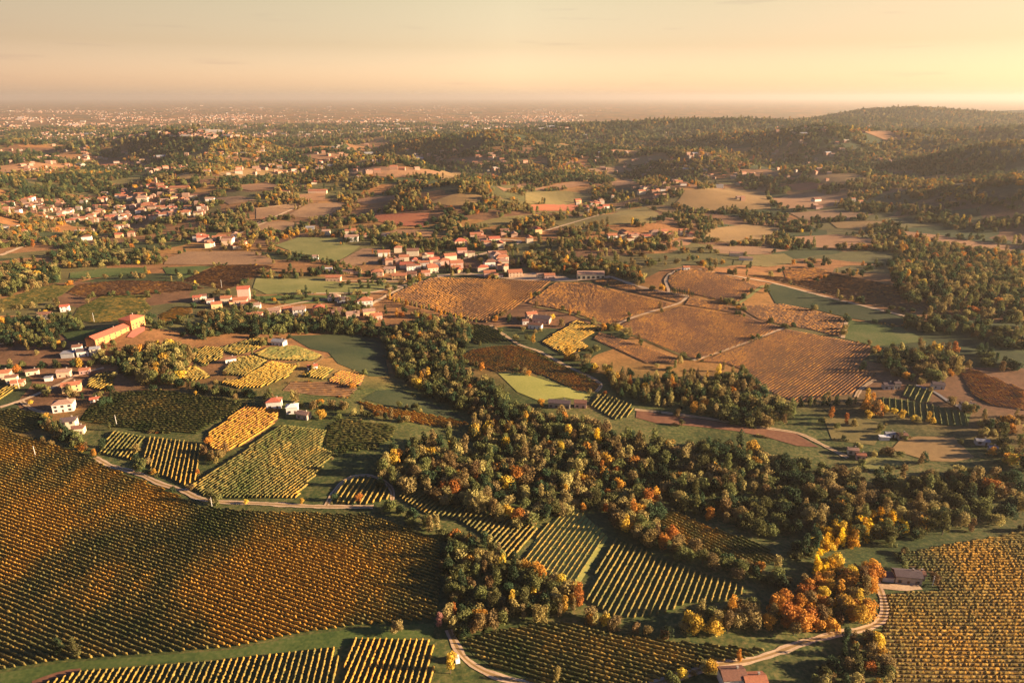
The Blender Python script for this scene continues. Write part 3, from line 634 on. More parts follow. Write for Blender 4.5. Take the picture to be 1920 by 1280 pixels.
# ------------------------------------------------------------------ roads and tracks
for pts, wd, lab, mt, nm in [
 ([(178,858),(205,873),(240,882),(265,890),(300,907),(345,920),(372,935),(410,941),(470,943),(540,947),(600,950),(660,950),(700,950)], 3.6, 'pale gravel lane along the top of the large left vineyard', 'road', 'road'),
 ([(348,918),(372,905),(405,885)], 2.6, 'short gravel spur off the left lane', 'road', 'track'),
 ([(612,948),(624,925),(640,904),(662,892),(692,890),(722,902),(737,920),(735,942)], 2.6, 'gravel track looping round a small vineyard plot', 'road', 'track'),
 ([(842,1180),(852,1205),(866,1230),(890,1250),(930,1268),(985,1282),(1040,1292)], 3.4, 'pale gravel lane curving out at the bottom', 'road', 'road'),
 ([(1220,1284),(1280,1266),(1340,1246),(1410,1238),(1460,1222),(1500,1206),(1560,1190),(1620,1180),(1650,1168),(1661,1148),(1657,1125),(1650,1105),(1642,1090),(1640,1078)], 3.8, 'gravel lane winding up to the right farmhouse', 'road', 'road'),
 ([(1648,1098),(1690,1102),(1725,1100)], 4.5, 'gravel yard in front of the right farmhouse', 'road', 'yard'),
 ([(0,764),(40,752),(75,737),(110,722),(150,700),(195,690)], 4.0, 'country lane running up to the red villa', 'road', 'road'),
 ([(40,752),(60,768),(85,775),(115,772)], 3.0, 'lane branch to the left white house', 'road', 'road'),
 ([(560,551),(640,550),(700,549),(745,538),(800,527),(820,520),(870,514)], 5.0, 'bright road leading into the village', 'road', 'road'),
 ([(680,580),(715,560),(745,544),(780,530)], 5.5, 'broad pale road beside the hamlet', 'road', 'road'),
 ([(500,580),(560,568),(620,560)], 4.0, 'pale lane above the hamlet roofs', 'road', 'road'),
 ([(640,527),(700,527),(760,528)], 4.0, 'straight lane below the long white sheds', 'road', 'road'),
 ([(820,518),(870,513),(930,519),(985,525),(1060,526),(1110,524),(1145,519)], 9.0, 'pale road along the lower edge of the village', 'road', 'road'),
 ([(1145,519),(1180,532),(1220,544),(1256,550),(1290,555)], 5.0, 'country road beside the brown strip', 'road', 'road'),
 ([(1290,555),(1278,568),(1240,579),(1190,594),(1150,611)], 3.2, 'straight pale track between russet fields', 'road', 'track'),
 ([(1000,575),(1060,585),(1110,602),(1150,614),(1230,646),(1300,676)], 4.0, 'grey green farm track along the russet fields', 'olive', 'track'),
 ([(1300,676),(1350,660),(1400,642),(1470,615)], 3.2, 'straight pale track dividing the brown fields', 'road', 'track'),
 ([(1256,550),(1250,535),(1247,522),(1262,510),(1285,502)], 3.8, 'pale lane climbing past the cypresses', 'road', 'road'),
 ([(1376,574),(1400,560),(1425,540),(1432,536)], 4.0, 'yellow dirt path at the end of the oval hill', 'pale', 'track'),
 ([(1400,522),(1450,531),(1522,550),(1560,560),(1620,574),(1700,594)], 4.2, 'pale road along the right slope', 'road', 'road'),
 ([(1588,597),(1580,634)], 4.0, 'short white track on the right slope', 'road', 'track'),
 ([(1310,505),(1360,515),(1400,522)], 4.0, 'country road behind the oval hill', 'road', 'road'),
 ([(920,610),(945,628),(975,648),(1010,658),(1065,688),(1110,708),(1130,722),(1118,735)], 3.2, 'hedged farm lane below the centre farm', 'road', 'road'),
 ([(1190,768),(1240,773),(1330,785),(1400,797),(1500,812),(1550,838),(1590,858)], 3.4, 'pale path along the bare field', 'road', 'track'),
 ([(1605,745),(1612,730),(1640,712)], 3.0, 'curving path by the orange trees', 'road', 'track'),
 ([(1715,722),(1750,732),(1770,748),(1800,764)], 3.0, 'path past the right orchard', 'asphalt', 'track'),
 ([(0,480),(30,468),(60,456),(75,448)], 7.0, 'pale road at the far left', 'road', 'road'),
 ([(480,420),(520,405),(560,388),(575,382)], 5.0, 'pale track between brown fields', 'road', 'track'),
 ([(480,392),(540,384),(580,380)], 4.0, 'thin pale track along brown fields', 'road', 'track'),
 ([(840,458),(880,452),(930,448),(980,452),(960,462),(900,478),(850,490)], 8.0, 'light village street in the centre', 'road', 'road'),
 ([(1000,440),(1060,422),(1120,405),(1165,390)], 6.0, 'long pale road climbing the far hillside', 'road', 'road'),
 ([(445,440),(490,420),(520,410)], 5.0, 'pale lane leaving the left town', 'road', 'road'),
 ([(405,668),(445,645),(490,640),(508,645)], 2.4, 'dirt track across the knoll plots', 'tan', 'track'),
 ([(540,648),(580,660),(610,668),(590,682)], 2.4, 'dirt track from the white barn', 'tan', 'track'),
 ([(60,1282),(110,1262),(150,1257)], 3.0, 'reddish dirt patch at the bottom left', 'bare', 'track'),
]:
    road(pts, wd, lab, mt, nm)
drape('plaza', [(960,515),(1000,512),(1060,519),(1075,527),(1000,527),(965,524)], GM['road'], 'bright gravel yard beside the large barn', 1.15)
drape('terrace', [(238,632),(252,616),(272,612),(272,620),(250,634)], GM['terrace'], 'red paved terrace of the long villa', 1.2)

# ------------------------------------------------------------------ trees
def crown_geo(shape, seed, nleaf, leaf):
    g = np.random.default_rng(seed)
    lob = []
    if shape == 'round':
        sx, sy = g.uniform(.75, 1.3, 2)
        for k in range(15):
            a = g.uniform(0, 6.28); r = g.uniform(.6, 2.5); lob.append((sx * r * math.cos(a), sy * r * math.sin(a), g.uniform(2.4, 7.6) - .3 * r, g.uniform(.8, 1.7)))
        lob.append((0, 0, 4.6, 2.2))
    elif shape == 'wide':
        for k in range(20):
            a = g.uniform(0, 6.28); r = g.uniform(1.0, 3.7); lob.append((r * math.cos(a), r * math.sin(a), g.uniform(2.6, 7.0) - .3 * r, g.uniform(1.0, 1.9)))
        lob.append((0, 0, 4.6, 2.6))
    elif shape == 'tall':
        for k in range(13):
            a = g.uniform(0, 6.28); z = g.uniform(2.2, 11.5); r = g.uniform(.2, 1.5) * (1 - abs(z - 5.5) / 9); lob.append((r * math.cos(a), r * math.sin(a), z, g.uniform(.9, 1.6)))
    elif shape == 'cone':
        for k in range(16):
            z = 1.2 + k * .62; a = g.uniform(0, 6.28); r = .9 * (1 - z / 12); lob.append((r * math.cos(a), r * math.sin(a), z, 2.3 * (1 - z / 12.5) + .25))
    elif shape == 'cypress':
        for k in range(12):
            z = .8 + k * .72; lob.append((g.uniform(-.12, .12), g.uniform(-.12, .12), z, .95 * math.sin(math.pi * (k + 2) / 15) + .12))
    elif shape == 'bush':
        for k in range(8):
            a = g.uniform(0, 6.28); r = g.uniform(.2, 1.7); lob.append((r * math.cos(a), r * math.sin(a), g.uniform(.5, 2.2), g.uniform(.8, 1.4)))
    lob = np.array(lob); wt = lob[:, 3] ** 2; wt /= wt.sum()
    li = g.choice(len(lob), nleaf, p=wt)
    d = g.normal(size=(nleaf, 3)); d /= np.linalg.norm(d, axis=1)[:, None]
    rad = lob[li, 3] * g.uniform(.5, 1.0, nleaf) ** .6 * 1.16
    c = lob[li, :3] + d * rad[:, None]
    c[:, 2] = np.maximum(c[:, 2], .25)
    n = d + g.normal(0, .55, (nleaf, 3)); n /= np.linalg.norm(n, axis=1)[:, None]
    u = np.cross(n, g.normal(size=(nleaf, 3))); u /= np.linalg.norm(u, axis=1)[:, None]
    v = np.cross(n, u); s = leaf * g.uniform(.6, 1.3, nleaf)[:, None]
    V = np.stack([c - u * s * .6, c - v * s * .45, c + u * s * .6, c + v * s * .45], 1).reshape(-1, 3)
    F = np.arange(nleaf * 4).reshape(-1, 4)
    lv = np.repeat((.25 + .5 * g.random(len(lob)))[li] + g.uniform(-.22, .22, nleaf), 4)
    return V, F, np.clip(lv, 0, 1)
SHAPES = {}
for sh, cnt, nl, lf in (('round', 5, 900, .62), ('wide', 4, 1200, .7), ('tall', 3, 800, .6), ('cone', 2, 900, .55), ('cypress', 2, 420, .42), ('bush', 3, 320, .5)):
    for k in range(cnt): SHAPES[f'{sh}{k}'] = crown_geo(sh, hash_seed := (len(SHAPES) * 13 + 5), nl, lf)
NSH = {'round': 5, 'wide': 4, 'tall': 3, 'cone': 2, 'cypress': 2, 'bush': 3}
def trunk_geo(h, r, lean):
    V = []; F = []
    def tube(p, q, ra, rb, n=6):
        b = len(V); p = Vector(p); q = Vector(q); ax = (q - p).normalized(); u = ax.orthogonal().normalized(); v = ax.cross(u)
        for c, rr in ((p, ra), (q, rb)):
            for i in range(n):
                a = 2 * math.pi * i / n; V.append(tuple(c + (u * math.cos(a) + v * math.sin(a)) * rr))
        for i in range(n): F.append((b + i, b + (i + 1) % n, b + n + (i + 1) % n, b + n + i))
    tube((0, 0, -.5), (lean, 0, h * .5), r, r * .75); tube((lean, 0, h * .48), (lean * .6, .1, h), r * .75, r * .3)
    for a in (.4, 2.3, 4.4): tube((lean * .9, 0, h * .5), (lean + math.cos(a) * h * .28, math.sin(a) * h * .28, h * .82), r * .45, r * .15)
    return V, F
TRUNK = {sh: mesh('trunk', *trunk_geo(h, r, .15), BARK) for sh, h, r in (('round', 5.5, .24), ('wide', 5.5, .32), ('tall', 9, .22), ('cone', 9, .2), ('cypress', 6, .14), ('bush', 1.4, .12))}
CMESH = {}
def crown_mesh(shk, col):
    if (shk, col) not in CMESH:
        V, F, lv = SHAPES[shk]
        CMESH[shk, col] = mesh('crown', V, F, CROWN[col], attrs={'leafvar': ('POINT', 'FLOAT', lv)})
    return CMESH[shk, col]

TREES = []   # x, y, scale, shape, colour, place, forced
COLW = {'dark': 'dark green', 'olive': 'olive green', 'brown': 'brown', 'dry': 'dry straw brown', 'rust': 'rust orange', 'gold': 'gold', 'yellow': 'bright yellow', 'red': 'red', 'pink': 'pinkish'}
SHW = {'round': 'round broadleaf tree', 'wide': 'broad spreading tree', 'tall': 'tall slender tree', 'cone': 'pointed conifer', 'cypress': 'narrow cypress', 'bush': 'low bush'}
def pick(w):
    k = list(w); p = np.array([w[a] for a in k], float); return k[rng.choice(len(k), p=p / p.sum())]
MIX = {'autumn': {'brown': 4.5, 'dry': 4.5, 'olive': 3.2, 'rust': 1.5, 'gold': .7, 'dark': 1.5}, 'green': {'olive': 5, 'dark': 4, 'dry': 2.6, 'brown': 1.8, 'gold': .15, 'rust': .2},
       'rust': {'rust': 5, 'brown': 3, 'gold': 2, 'dry': 1}, 'yellow': {'yellow': 6, 'gold': 2}, 'gold': {'gold': 4, 'dry': 3, 'olive': 2, 'rust': 1}, 'dark': {'dark': 5, 'olive': 3, 'brown': 1},
       'copse': {'olive': 4, 'dry': 5.5, 'brown': 2.2, 'gold': 1.8, 'rust': .6, 'dark': .8}}
SHP = {'wood': {'round': 6, 'wide': 3, 'tall': 2}, 'poplar': {'tall': 3, 'round': 3, 'wide': 1}, 'pine': {'cone': 5, 'tall': 2, 'round': 2}, 'hedge': {'bush': 5, 'round': 2}, 'round': {'round': 5, 'wide': 2}}
def wood(poly, mix, shp, gap, sc, place):
    W = G(dens(poly)); lo = W.min(0); hi = W.max(0); a = (hi - lo).prod() / gap ** 2
    FIELDS.append(poly) if False else None
    pts = []
    nx, ny = (np.ceil((hi - lo) / gap)).astype(int)
    for i in range(nx + 1):
        for j in range(ny + 1):
            pts.append(lo + gap * np.array([i + .5 * (j % 2), j]) + rng.uniform(-.42, .42, 2) * gap)
    pts = np.array(pts); m = inpoly(pts[:, 0], pts[:, 1], W); pts = pts[m]
    for x, y in pts:
        bias = wob(x, y, 55)
        c = pick(MIX[mix])
        if mix in ('autumn', 'green', 'copse'):
            if bias > .3 and c in ('dark', 'olive') and rng.random() < .75: c = pick({'dry': 4, 'brown': 3, 'gold': .8, 'rust': .8, 'olive': 2})
            if bias < -.1 and c not in ('dark', 'olive') and rng.random() < .8: c = pick({'dark': 3, 'olive': 3.5, 'dry': 1})
        TREES.append((x, y, sc * rng.uniform(.72, 1.3), pick(SHP[shp]), c, place, False))
def belt(pts, mix, shp, gap, sc, place, wid=0.0):
    W = G(dens(pts, 10, False)); L_ = np.concatenate([[0], np.cumsum(np.linalg.norm(np.diff(W, axis=0), axis=1))])
    s = np.arange(0, L_[-1], gap); s = s + rng.uniform(-.3, .3, len(s)) * gap
    for v in s:
        x = np.interp(v, L_, W[:, 0]) + rng.normal(0, wid + .2); y = np.interp(v, L_, W[:, 1]) + rng.normal(0, wid + .2)
        TREES.append((x, y, sc * rng.uniform(.75, 1.2), pick(SHP[shp] if shp in SHP else {shp: 1}), pick(MIX[mix] if mix in MIX else {mix: 1}), place, False))
def solo(px, py, sc, shape, col, place):
    x, y = G([(px, py)])[0]; TREES.append((x, y, sc, shape, col, place, True))

wood([(832,1040),(870,1020),(905,1012),(940,1045),(985,1068),(1040,1090),(1085,1115),(1088,1150),(1040,1168),(960,1172),(900,1190),(850,1200),(835,1160)], 'copse', 'wood', 4.9, .82, 'in the triangular copse beside the big left vineyard')
belt([(1000,1075),(1040,1092),(1085,1118)], 'gold', 'round', 5, .95, 'on the sunlit edge of the triangular copse', .8)
wood([(712,948),(735,955),(800,985),(850,1003),(900,1012),(905,1035),(860,1028),(810,1005),(745,975)], 'copse', 'wood', 5.4, .8, 'in the hedge wood between two vineyards')
wood([(700,890),(740,855),(780,835),(850,830),(900,875),(930,905),(960,965),(1008,985),(960,988),(900,965),(850,950),(780,932),(715,915)], 'autumn', 'wood', 6.4, 1.05, 'in the left lobe of the centre wood')
wood([(885,800),(960,765),(1060,785),(1130,805),(1205,825),(1235,855),(1220,905),(1245,965),(1230,990),(1150,965),(1090,950),(1030,990),(985,965),(930,903),(895,855)], 'autumn', 'wood', 6.6, 1.05, 'in the middle of the centre wood')
wood([(1130,958),(1200,965),(1240,995),(1300,1035),(1400,1065),(1480,1078),(1500,1112),(1420,1100),(1280,1052),(1200,1020),(1150,988)], 'autumn', 'wood', 5.8, .95, 'in the wooded strip above the bright striped vineyard')
wood([(1210,840),(1300,835),(1400,845),(1480,865),(1560,885),(1640,905),(1720,905),(1800,885),(1925,895),(1925,965),(1900,985),(1760,1005),(1680,1032),(1600,1015),(1500,1005),(1420,1005),(1330,975),(1265,955),(1220,905)], 'green', 'wood', 7.0, 1.1, 'in the long dark wood at the right')
wood([(1260,870),(1330,850),(1400,855),(1430,900),(1330,930),(1260,910)], 'autumn', 'wood', 8.0, 1.05, 'in the long dark wood at the right')
wood([(1535,1005),(1580,985),(1650,975),(1700,978),(1700,1000),(1640,1012),(1585,1032),(1530,1040),(1522,1020)], 'yellow', 'poplar', 4.2, .86, 'among the bright yellow poplars at the right')
wood([(1518,1065),(1550,1055),(1580,1060),(1575,1088),(1530,1090)], 'yellow', 'poplar', 4.0, .84, 'among the lower yellow poplars')
wood([(1500,1012),(1530,1005),(1540,1040),(1510,1060),(1480,1050)], 'dark', 'wood', 6, 1.0, 'in the shady gap left of the poplars')
wood([(1440,1155),(1500,1115),(1500,1090),(1560,1085),(1640,1070),(1640,1100),(1632,1160),(1560,1186),(1490,1192),(1440,1180)], 'rust', 'wood', 5.0, .95, 'in the rust orange wood by the lane bend')
wood([(1268,1172),(1330,1155),(1400,1140),(1425,1165),(1410,1190),(1290,1194)], 'gold', 'wood', 5.4, 1.0, 'in the yellow green clump below the striped vineyard')
wood([(1090,1150),(1130,1150),(1160,1170),(1140,1188),(1100,1175)], 'gold', 'wood', 4.6, .75, 'beside the right tip of the triangular copse')
belt([(1165,1185),(1215,1192),(1260,1196)], 'copse', 'hedge', 4, .8, 'in the low hedge above the oval vineyard', 1)
wood([(1560,1205),(1640,1198),(1652,1240),(1670,1290),(1540,1300),(1500,1275),(1570,1255)], 'autumn', 'wood', 5.2, .72, 'on the bank below the winding lane')
belt([(1640,1200),(1652,1235),(1668,1280)], 'gold', 'round', 5, .75, 'along the left edge of the bottom right vineyard', .5)
belt([(1260,1275),(1300,1262),(1340,1252)], 'gold', 'round', 5, .6, 'beside the bottom lane', .8)
wood([(715,622),(760,612),(820,602),(880,612),(885,642),(850,672),(870,702),(920,725),(965,748),(935,792),(890,782),(830,757),(780,732),(740,702),(730,660)], 'green', 'wood', 7.0, 1.15, 'in the upper ravine wood')
wood([(770,640),(850,620),(880,640),(850,668),(790,670)], 'autumn', 'wood', 8.0, 1.1, 'in the upper ravine wood')
wood([(345,622),(400,604),(480,602),(560,602),(640,607),(720,612),(720,632),(640,627),(540,627),(440,627),(380,637)], 'dark', 'wood', 7.0, 1.2, 'in the dark tree belt below the hamlet')
wood([(210,675),(250,658),(310,643),(350,652),(365,682),(335,700),(340,722),(300,722),(255,715),(215,702)], 'copse', 'wood', 7.0, 1.15, 'in the wood below the red villa')
belt([(330,722),(390,732),(440,740),(500,748)], 'dark', 'wood', 4.5, .85, 'in the hedge under the knoll plots', 2.0)
belt([(530,756),(600,762),(680,775),(760,792)], 'autumn', 'wood', 4.5, .8, 'in the hedge right of the white farmhouse', 2.0)
belt([(200,730),(212,742),(200,760),(165,770)], 'dark', 'hedge', 4, .9, 'in the hedge beside the red hut', 1.0)
wood([(1132,692),(1185,722),(1240,712),(1300,706),(1330,720),(1300,770),(1210,762),(1150,738)], 'autumn', 'pine', 6.6, .95, 'in the mixed grove left of the round wood')
wood([(1300,745),(1340,715),(1390,695),(1430,730),(1470,762),(1500,792),(1440,805),(1380,800),(1310,775)], 'green', 'wood', 6.8, 1.15, 'in the round wood below the brown fields')
belt([(1060,665),(1100,690),(1140,705),(1180,715)], 'gold', 'round', 6, .95, 'in the golden tree line below the striped plot', 2.5)
belt([(985,655),(1040,682),(1110,716)], 'olive', 'bush', 3, .8, 'in the clipped hedge beside the farm lane', .4)
wood([(1642,675),(1700,664),(1703,700),(1722,722),(1655,694)], 'green', 'wood', 7.0, 1.05, 'in the left half of the right grove')
wood([(1700,664),(1790,658),(1815,692),(1765,718),(1722,720)], 'autumn', 'wood', 7.2, 1.1, 'in the right half of the right grove')
belt([(1495,762),(1560,760),(1605,760)], 'dark', 'tall', 4, .75, 'in the dense hedge below the broad brown field', .6)
wood([(1612,752),(1640,745),(1648,775),(1620,790)], 'rust', 'poplar', 5.5, .95, 'in the orange clump by the curving path')
belt([(1655,770),(1690,782),(1720,790),(1760,800)], 'gold', 'wood', 5, .8, 'in the golden hedge below the orchard rows', 1.5)
wood([(1660,500),(1700,482),(1780,492),(1860,502),(1925,512),(1925,618),(1850,602),(1760,588),(1705,570),(1680,545)], 'green', 'wood', 9.0, 1.15, 'in the right hillside wood')
wood([(1640,470),(1700,460),(1800,465),(1925,478),(1925,510),(1860,500),(1780,490),(1700,480)], 'autumn', 'wood', 10.0, 1.15, 'in the right hillside wood')
wood([(1690,598),(1760,596),(1850,612),(1925,632),(1925,662),(1800,630),(1720,622)], 'dark', 'wood', 8.0, 1.1, 'in the dark belt at the right edge')
wood([(1815,650),(1925,690),(1925,712),(1840,680)], 'dark', 'wood', 8.0, .9, 'in the dark belt at the right edge')
wood([(1830,800),(1925,775),(1925,880),(1850,860),(1880,830)], 'autumn', 'wood', 7.5, 1.0, 'in the trees at the right edge')
belt([(1540,790),(1580,800),(1640,800)], 'autumn', 'wood', 7, .8, 'around the small right farm', 3)
belt([(1600,845),(1650,850),(1700,860),(1740,868)], 'green', 'wood', 6, .8, 'along the top of the right wood', 2)
belt([(1790,760),(1830,772),(1850,800),(1845,830)], 'autumn', 'wood', 6, .85, 'around the right cottages', 3)
wood([(980,487),(1040,475),(1100,492),(1160,494),(1205,512),(1205,532),(1140,517),(1040,512),(990,505)], 'autumn', 'wood', 8.0, 1.15, 'in the trees behind the large barn')
wood([(0,505),(60,492),(108,502),(112,528),(60,545),(0,560)], 'green', 'wood', 8.5, 1.15, 'in the left edge wood')
wood([(90,480),(160,468),(230,478),(300,470),(300,495),(200,500),(130,505)], 'green', 'wood', 9.0, 1.1, 'in the wood below the left town')
wood([(0,600),(60,600),(105,612),(112,650),(60,660),(0,650)], 'dark', 'wood', 8.5, 1.0, 'in the shady garden trees at the left')
wood([(70,590),(140,600),(160,620),(110,625)], 'dark', 'wood', 8.0, .9, 'in the shady garden trees at the left')
belt([(0,690),(60,690),(130,690),(190,685)], 'dark', 'wood', 8, .8, 'among the left gardens', 5)
belt([(60,735),(110,738),(150,745),(180,755)], 'green', 'wood', 7, .8, 'among the left gardens', 3)
belt([(80,795),(110,815),(150,835),(175,855)], 'autumn', 'wood', 4.5, .75, 'on the bank below the left farm', 2.0)
belt([(75,790),(100,806),(140,826)], 'dark', 'wood', 4.5, .8, 'on the bank below the left farm', 2.0)
belt([(255,845),(262,880),(278,890)], 'dark', 'hedge', 4, 1.0, 'beside the lane bend', .8)
belt([(385,850),(405,870),(420,850)], 'brown', 'wood', 4, .8, 'between two left vineyards', 1.0)
belt([(398,940),(408,944)], 'olive', 'wood', 4, .9, 'at the lane above the big left vineyard', .5)
belt([(725,562),(760,572),(806,583),(850,596),(895,606)], 'gold', 'tall', 6.5, .62, 'in the roadside row under the tan vineyard', .3)
belt([(470,560),(520,565),(580,560),(660,572),(720,590)], 'green', 'wood', 7, .85, 'among the hamlet roofs', 5)
belt([(380,590),(440,596),(520,595),(600,592),(700,602)], 'autumn', 'wood', 6, .85, 'in front of the hamlet', 4)
belt([(640,535),(700,540),(720,520)], 'dark', 'wood', 9, .9, 'beside the village road', 5)
belt([(700,480),(760,495),(830,505),(900,508),(960,500)], 'autumn', 'pine', 6, .9, 'among the village roofs', 9)
belt([(730,470),(800,478),(880,490),(940,488)], 'dark', 'pine', 7, .9, 'among the village roofs', 10)
belt([(830,450),(900,440),(960,440),(1010,445)], 'dark', 'wood', 6, 1.1, 'behind the village', 8)
belt([(1010,455),(1080,458),(1150,455),(1230,450)], 'autumn', 'wood', 6, 1.05, 'below the second village', 9)
belt([(610,430),(640,420),(690,412)], 'dark', 'wood', 6, 1.1, 'on the rise left of the village', 9)
belt([(840,400),(880,395),(930,385),(960,375)], 'green', 'wood', 6, 1.2, 'in the tree line above the village', 14)
belt([(510,470),(540,480),(590,490),(640,497)], 'dark', 'wood', 5, .9, 'around the pale meadow', 3)
belt([(500,452),(530,446),(560,440)], 'rust', 'wood', 6, 1.0, 'around the pale meadow', 5)
belt([(575,512),(620,514),(680,512)], 'dark', 'hedge', 4, 1.2, 'by the long sheds', 1)
belt([(480,512),(540,512),(600,518)], 'dark', 'hedge', 3.5, 1.1, 'in the hedge above the meadow', 1)
belt([(290,620),(330,600),(380,590)], 'olive', 'bush', 4, 1.1, 'in the clipped rows by the red villa', 2)
# single trees that stand out
for a in [
 (603,784,1.0,'wide','gold','alone beside the white farmhouses'),
 (745,1185,.75,'wide','dry','at the shaded corner of the big vineyard'),
 (695,1168,.45,'bush','gold','at the lower edge of the big left vineyard'),
 (825,1178,.8,'tall','pink','at the left tip of the triangular copse'),
 (145,1232,.85,'tall','olive','standing at the lower left of the big vineyard'),
 (112,1228,.8,'tall','dark','left of the olive tree at the big vineyard edge'),
 (1045,1280,.7,'tall','brown','standing in the oval vineyard at the bottom'),
 (1212,1190,.7,'round','brown','alone in the hedge above the oval vineyard'),
 (845,1262,.85,'tall','gold','beside the bottom lane near the white van'),
 (850,1240,.6,'round','gold','just above the white van'),
 (1300,775,1.25,'round','gold','in the dark grove below the brown fields'),
 (1345,712,1.35,'tall','gold','at the top of the round wood'),
 (1558,786,1.0,'tall','rust','in front of the dense hedge'),
 (1895,870,1.0,'wide','gold','in the far right wood edge'),
 (88,790,.75,'round','gold','beside the left white house'),
 (948,845,1.25,'round','yellow','in the middle of the centre wood'),
 (1120,835,1.2,'tall','yellow','at the back of the centre wood'),
 (1052,850,1.0,'round','gold','deep in the centre wood'),
 (985,800,1.1,'tall','gold','at the rear edge of the centre wood'),
 (790,720,1.0,'tall','gold','at the ravine edge'),
 (674,940,.7,'round','rust','where the looping track meets the lane'),
 (567,944,.45,'round','gold','beside the lane below the large green vineyard'),
 (462,944,.4,'round','gold','beside the lane at its middle'),
 (177,856,.55,'round','gold','where the lane leaves the left farm'),
 (290,890,.5,'round','gold','at the lane bend'),
 (1000,645,1.0,'tall','gold','by the hedged farm lane'),
 (1034,600,1.0,'round','gold','beside the purple roofed farm'),
 (1068,592,.8,'tall','rust','at the end of the farm track'),
 (930,603,.9,'round','rust','at the lower corner of the tan vineyard'),
 (787,527,1.0,'tall','rust','at the village road corner'),
 (1100,700,1.2,'wide','dark','on the lawn below the farm track'),
 (1180,712,1.2,'round','dark','right of the wide dark tree on the lawn'),
 (1015,762,.9,'round','rust','above the centre farmhouse'),
 (1752,1095,.8,'round','brown','beside the right farmhouse'),
 (1695,1068,.7,'round','olive','behind the right farmhouse'),
 (1385,1240,.6,'tall','rust','behind the bottom farmhouse'),
 (1330,1262,.8,'round','gold','left of the bottom farmhouse'),
 (268,605,.7,'round','rust','behind the red villa'),
 (32,700,1.0,'round','rust','among the left gardens'),
 (5,612,1.2,'round','rust','at the left edge of the photo'),
 (58,758,.55,'round','gold','at the left lane fork'),
 (206,806,.5,'tall','olive','above the small slope vineyard'),
 (1700,530,1.2,'tall','rust','above the right hillside wood'),
 (1185,425,1.3,'tall','gold','on the far olive hillside'),
 (545,505,1.0,'round','dark','on the pale olive meadow'),
 (640,540,.9,'round','dark','on the pale olive meadow beside its shadow'),
 (332,515,1.0,'round','dark','left of two on the green paddock'),
 (356,516,1.0,'round','dark','right of two on the green paddock'),
]: solo(*a)
for k in range(14):
    f = k / 13
    solo(1257 + 42 * f, 549 + 7 * f + (2 if k > 8 else 0), .72 + .06 * (k % 3), 'cypress', 'dark', 'in the cypress row by the climbing lane')
for k, (a, b) in enumerate([(1320, 558), (1353, 565), (1385, 572)]): solo(a, b, .6, 'cypress', 'brown', 'spaced along the path below the oval hill')

TOWN = [
 ('in the hillside town at the left', [(0,385),(60,375),(140,382),(200,365),(260,340),(330,360),(400,375),(380,405),(300,412),(200,425),(120,418),(40,410),(0,412)], 190, 'the left hillside town'),
 ('on the near side of the left town', [(130,440),(200,430),(290,425),(270,445),(200,450),(130,455)], 10, 'the near side of the left town'),
 ('in the valley hamlet under the left town', [(340,450),(400,435),(465,440),(470,465),(400,468)], 14, 'the valley hamlet under the left town'),
 ('in the centre village', [(720,470),(800,470),(870,478),(950,478),(960,512),(880,512),(800,505),(720,500)], 34, 'the centre village'),
 ('at the top of the centre village', [(880,440),(960,436),(1010,432),(1000,452),(960,470),(900,465)], 16, 'the top of the centre village'),
 ('in the second village', [(1080,380),(1150,378),(1140,395),(1085,400)], 16, 'the second village'),
 ('in the row along the right ridge', [(1080,440),(1160,438),(1240,434),(1310,430),(1320,440),(1230,452),(1100,452)], 20, 'the right ridge row'),
 ('in the far hill village', [(1180,355),(1260,340),(1300,345),(1250,372),(1190,376)], 24, 'the far hill village'),
 ('on the distant left ridge', [(180,315),(300,310),(360,316),(250,322)], 12, 'the distant left ridge'),
 ('scattered on the far right hills', [(1250,330),(1450,300),(1650,340),(1600,400),(1400,380)], 14, 'the far right hills'),
 ('scattered over the middle hills', [(450,300),(800,290),(1200,300),(1200,330),(800,350),(450,345)], 34, 'the middle hills'),
]
for poly in FIELDS:
    E = G(dens(poly, 12)); 
    if np.hypot(*E.mean(0)) > 1250: continue
    for (ax, ay), (bx, by) in zip(E, np.roll(E, -1, 0)):
        ln = math.hypot(bx - ax, by - ay)
        for t in np.arange(0, 1, 3.5 / max(ln, 3.5)):
            x, y = ax + (bx - ax) * t + rng.normal(0, .8), ay + (by - ay) * t + rng.normal(0, .8)
            if math.hypot(x, y) < 330: continue
            if wob(x, y, 60) + .4 * wob(x + 300, y, 17) > .62 and rng.random() < .8:
                TREES.append((x, y, rng.uniform(.45, .85), pick({'bush': 5, 'round': 2}), pick(MIX['green' if wob(x, y, 300) < .2 else 'autumn']), 'along a field edge', False))
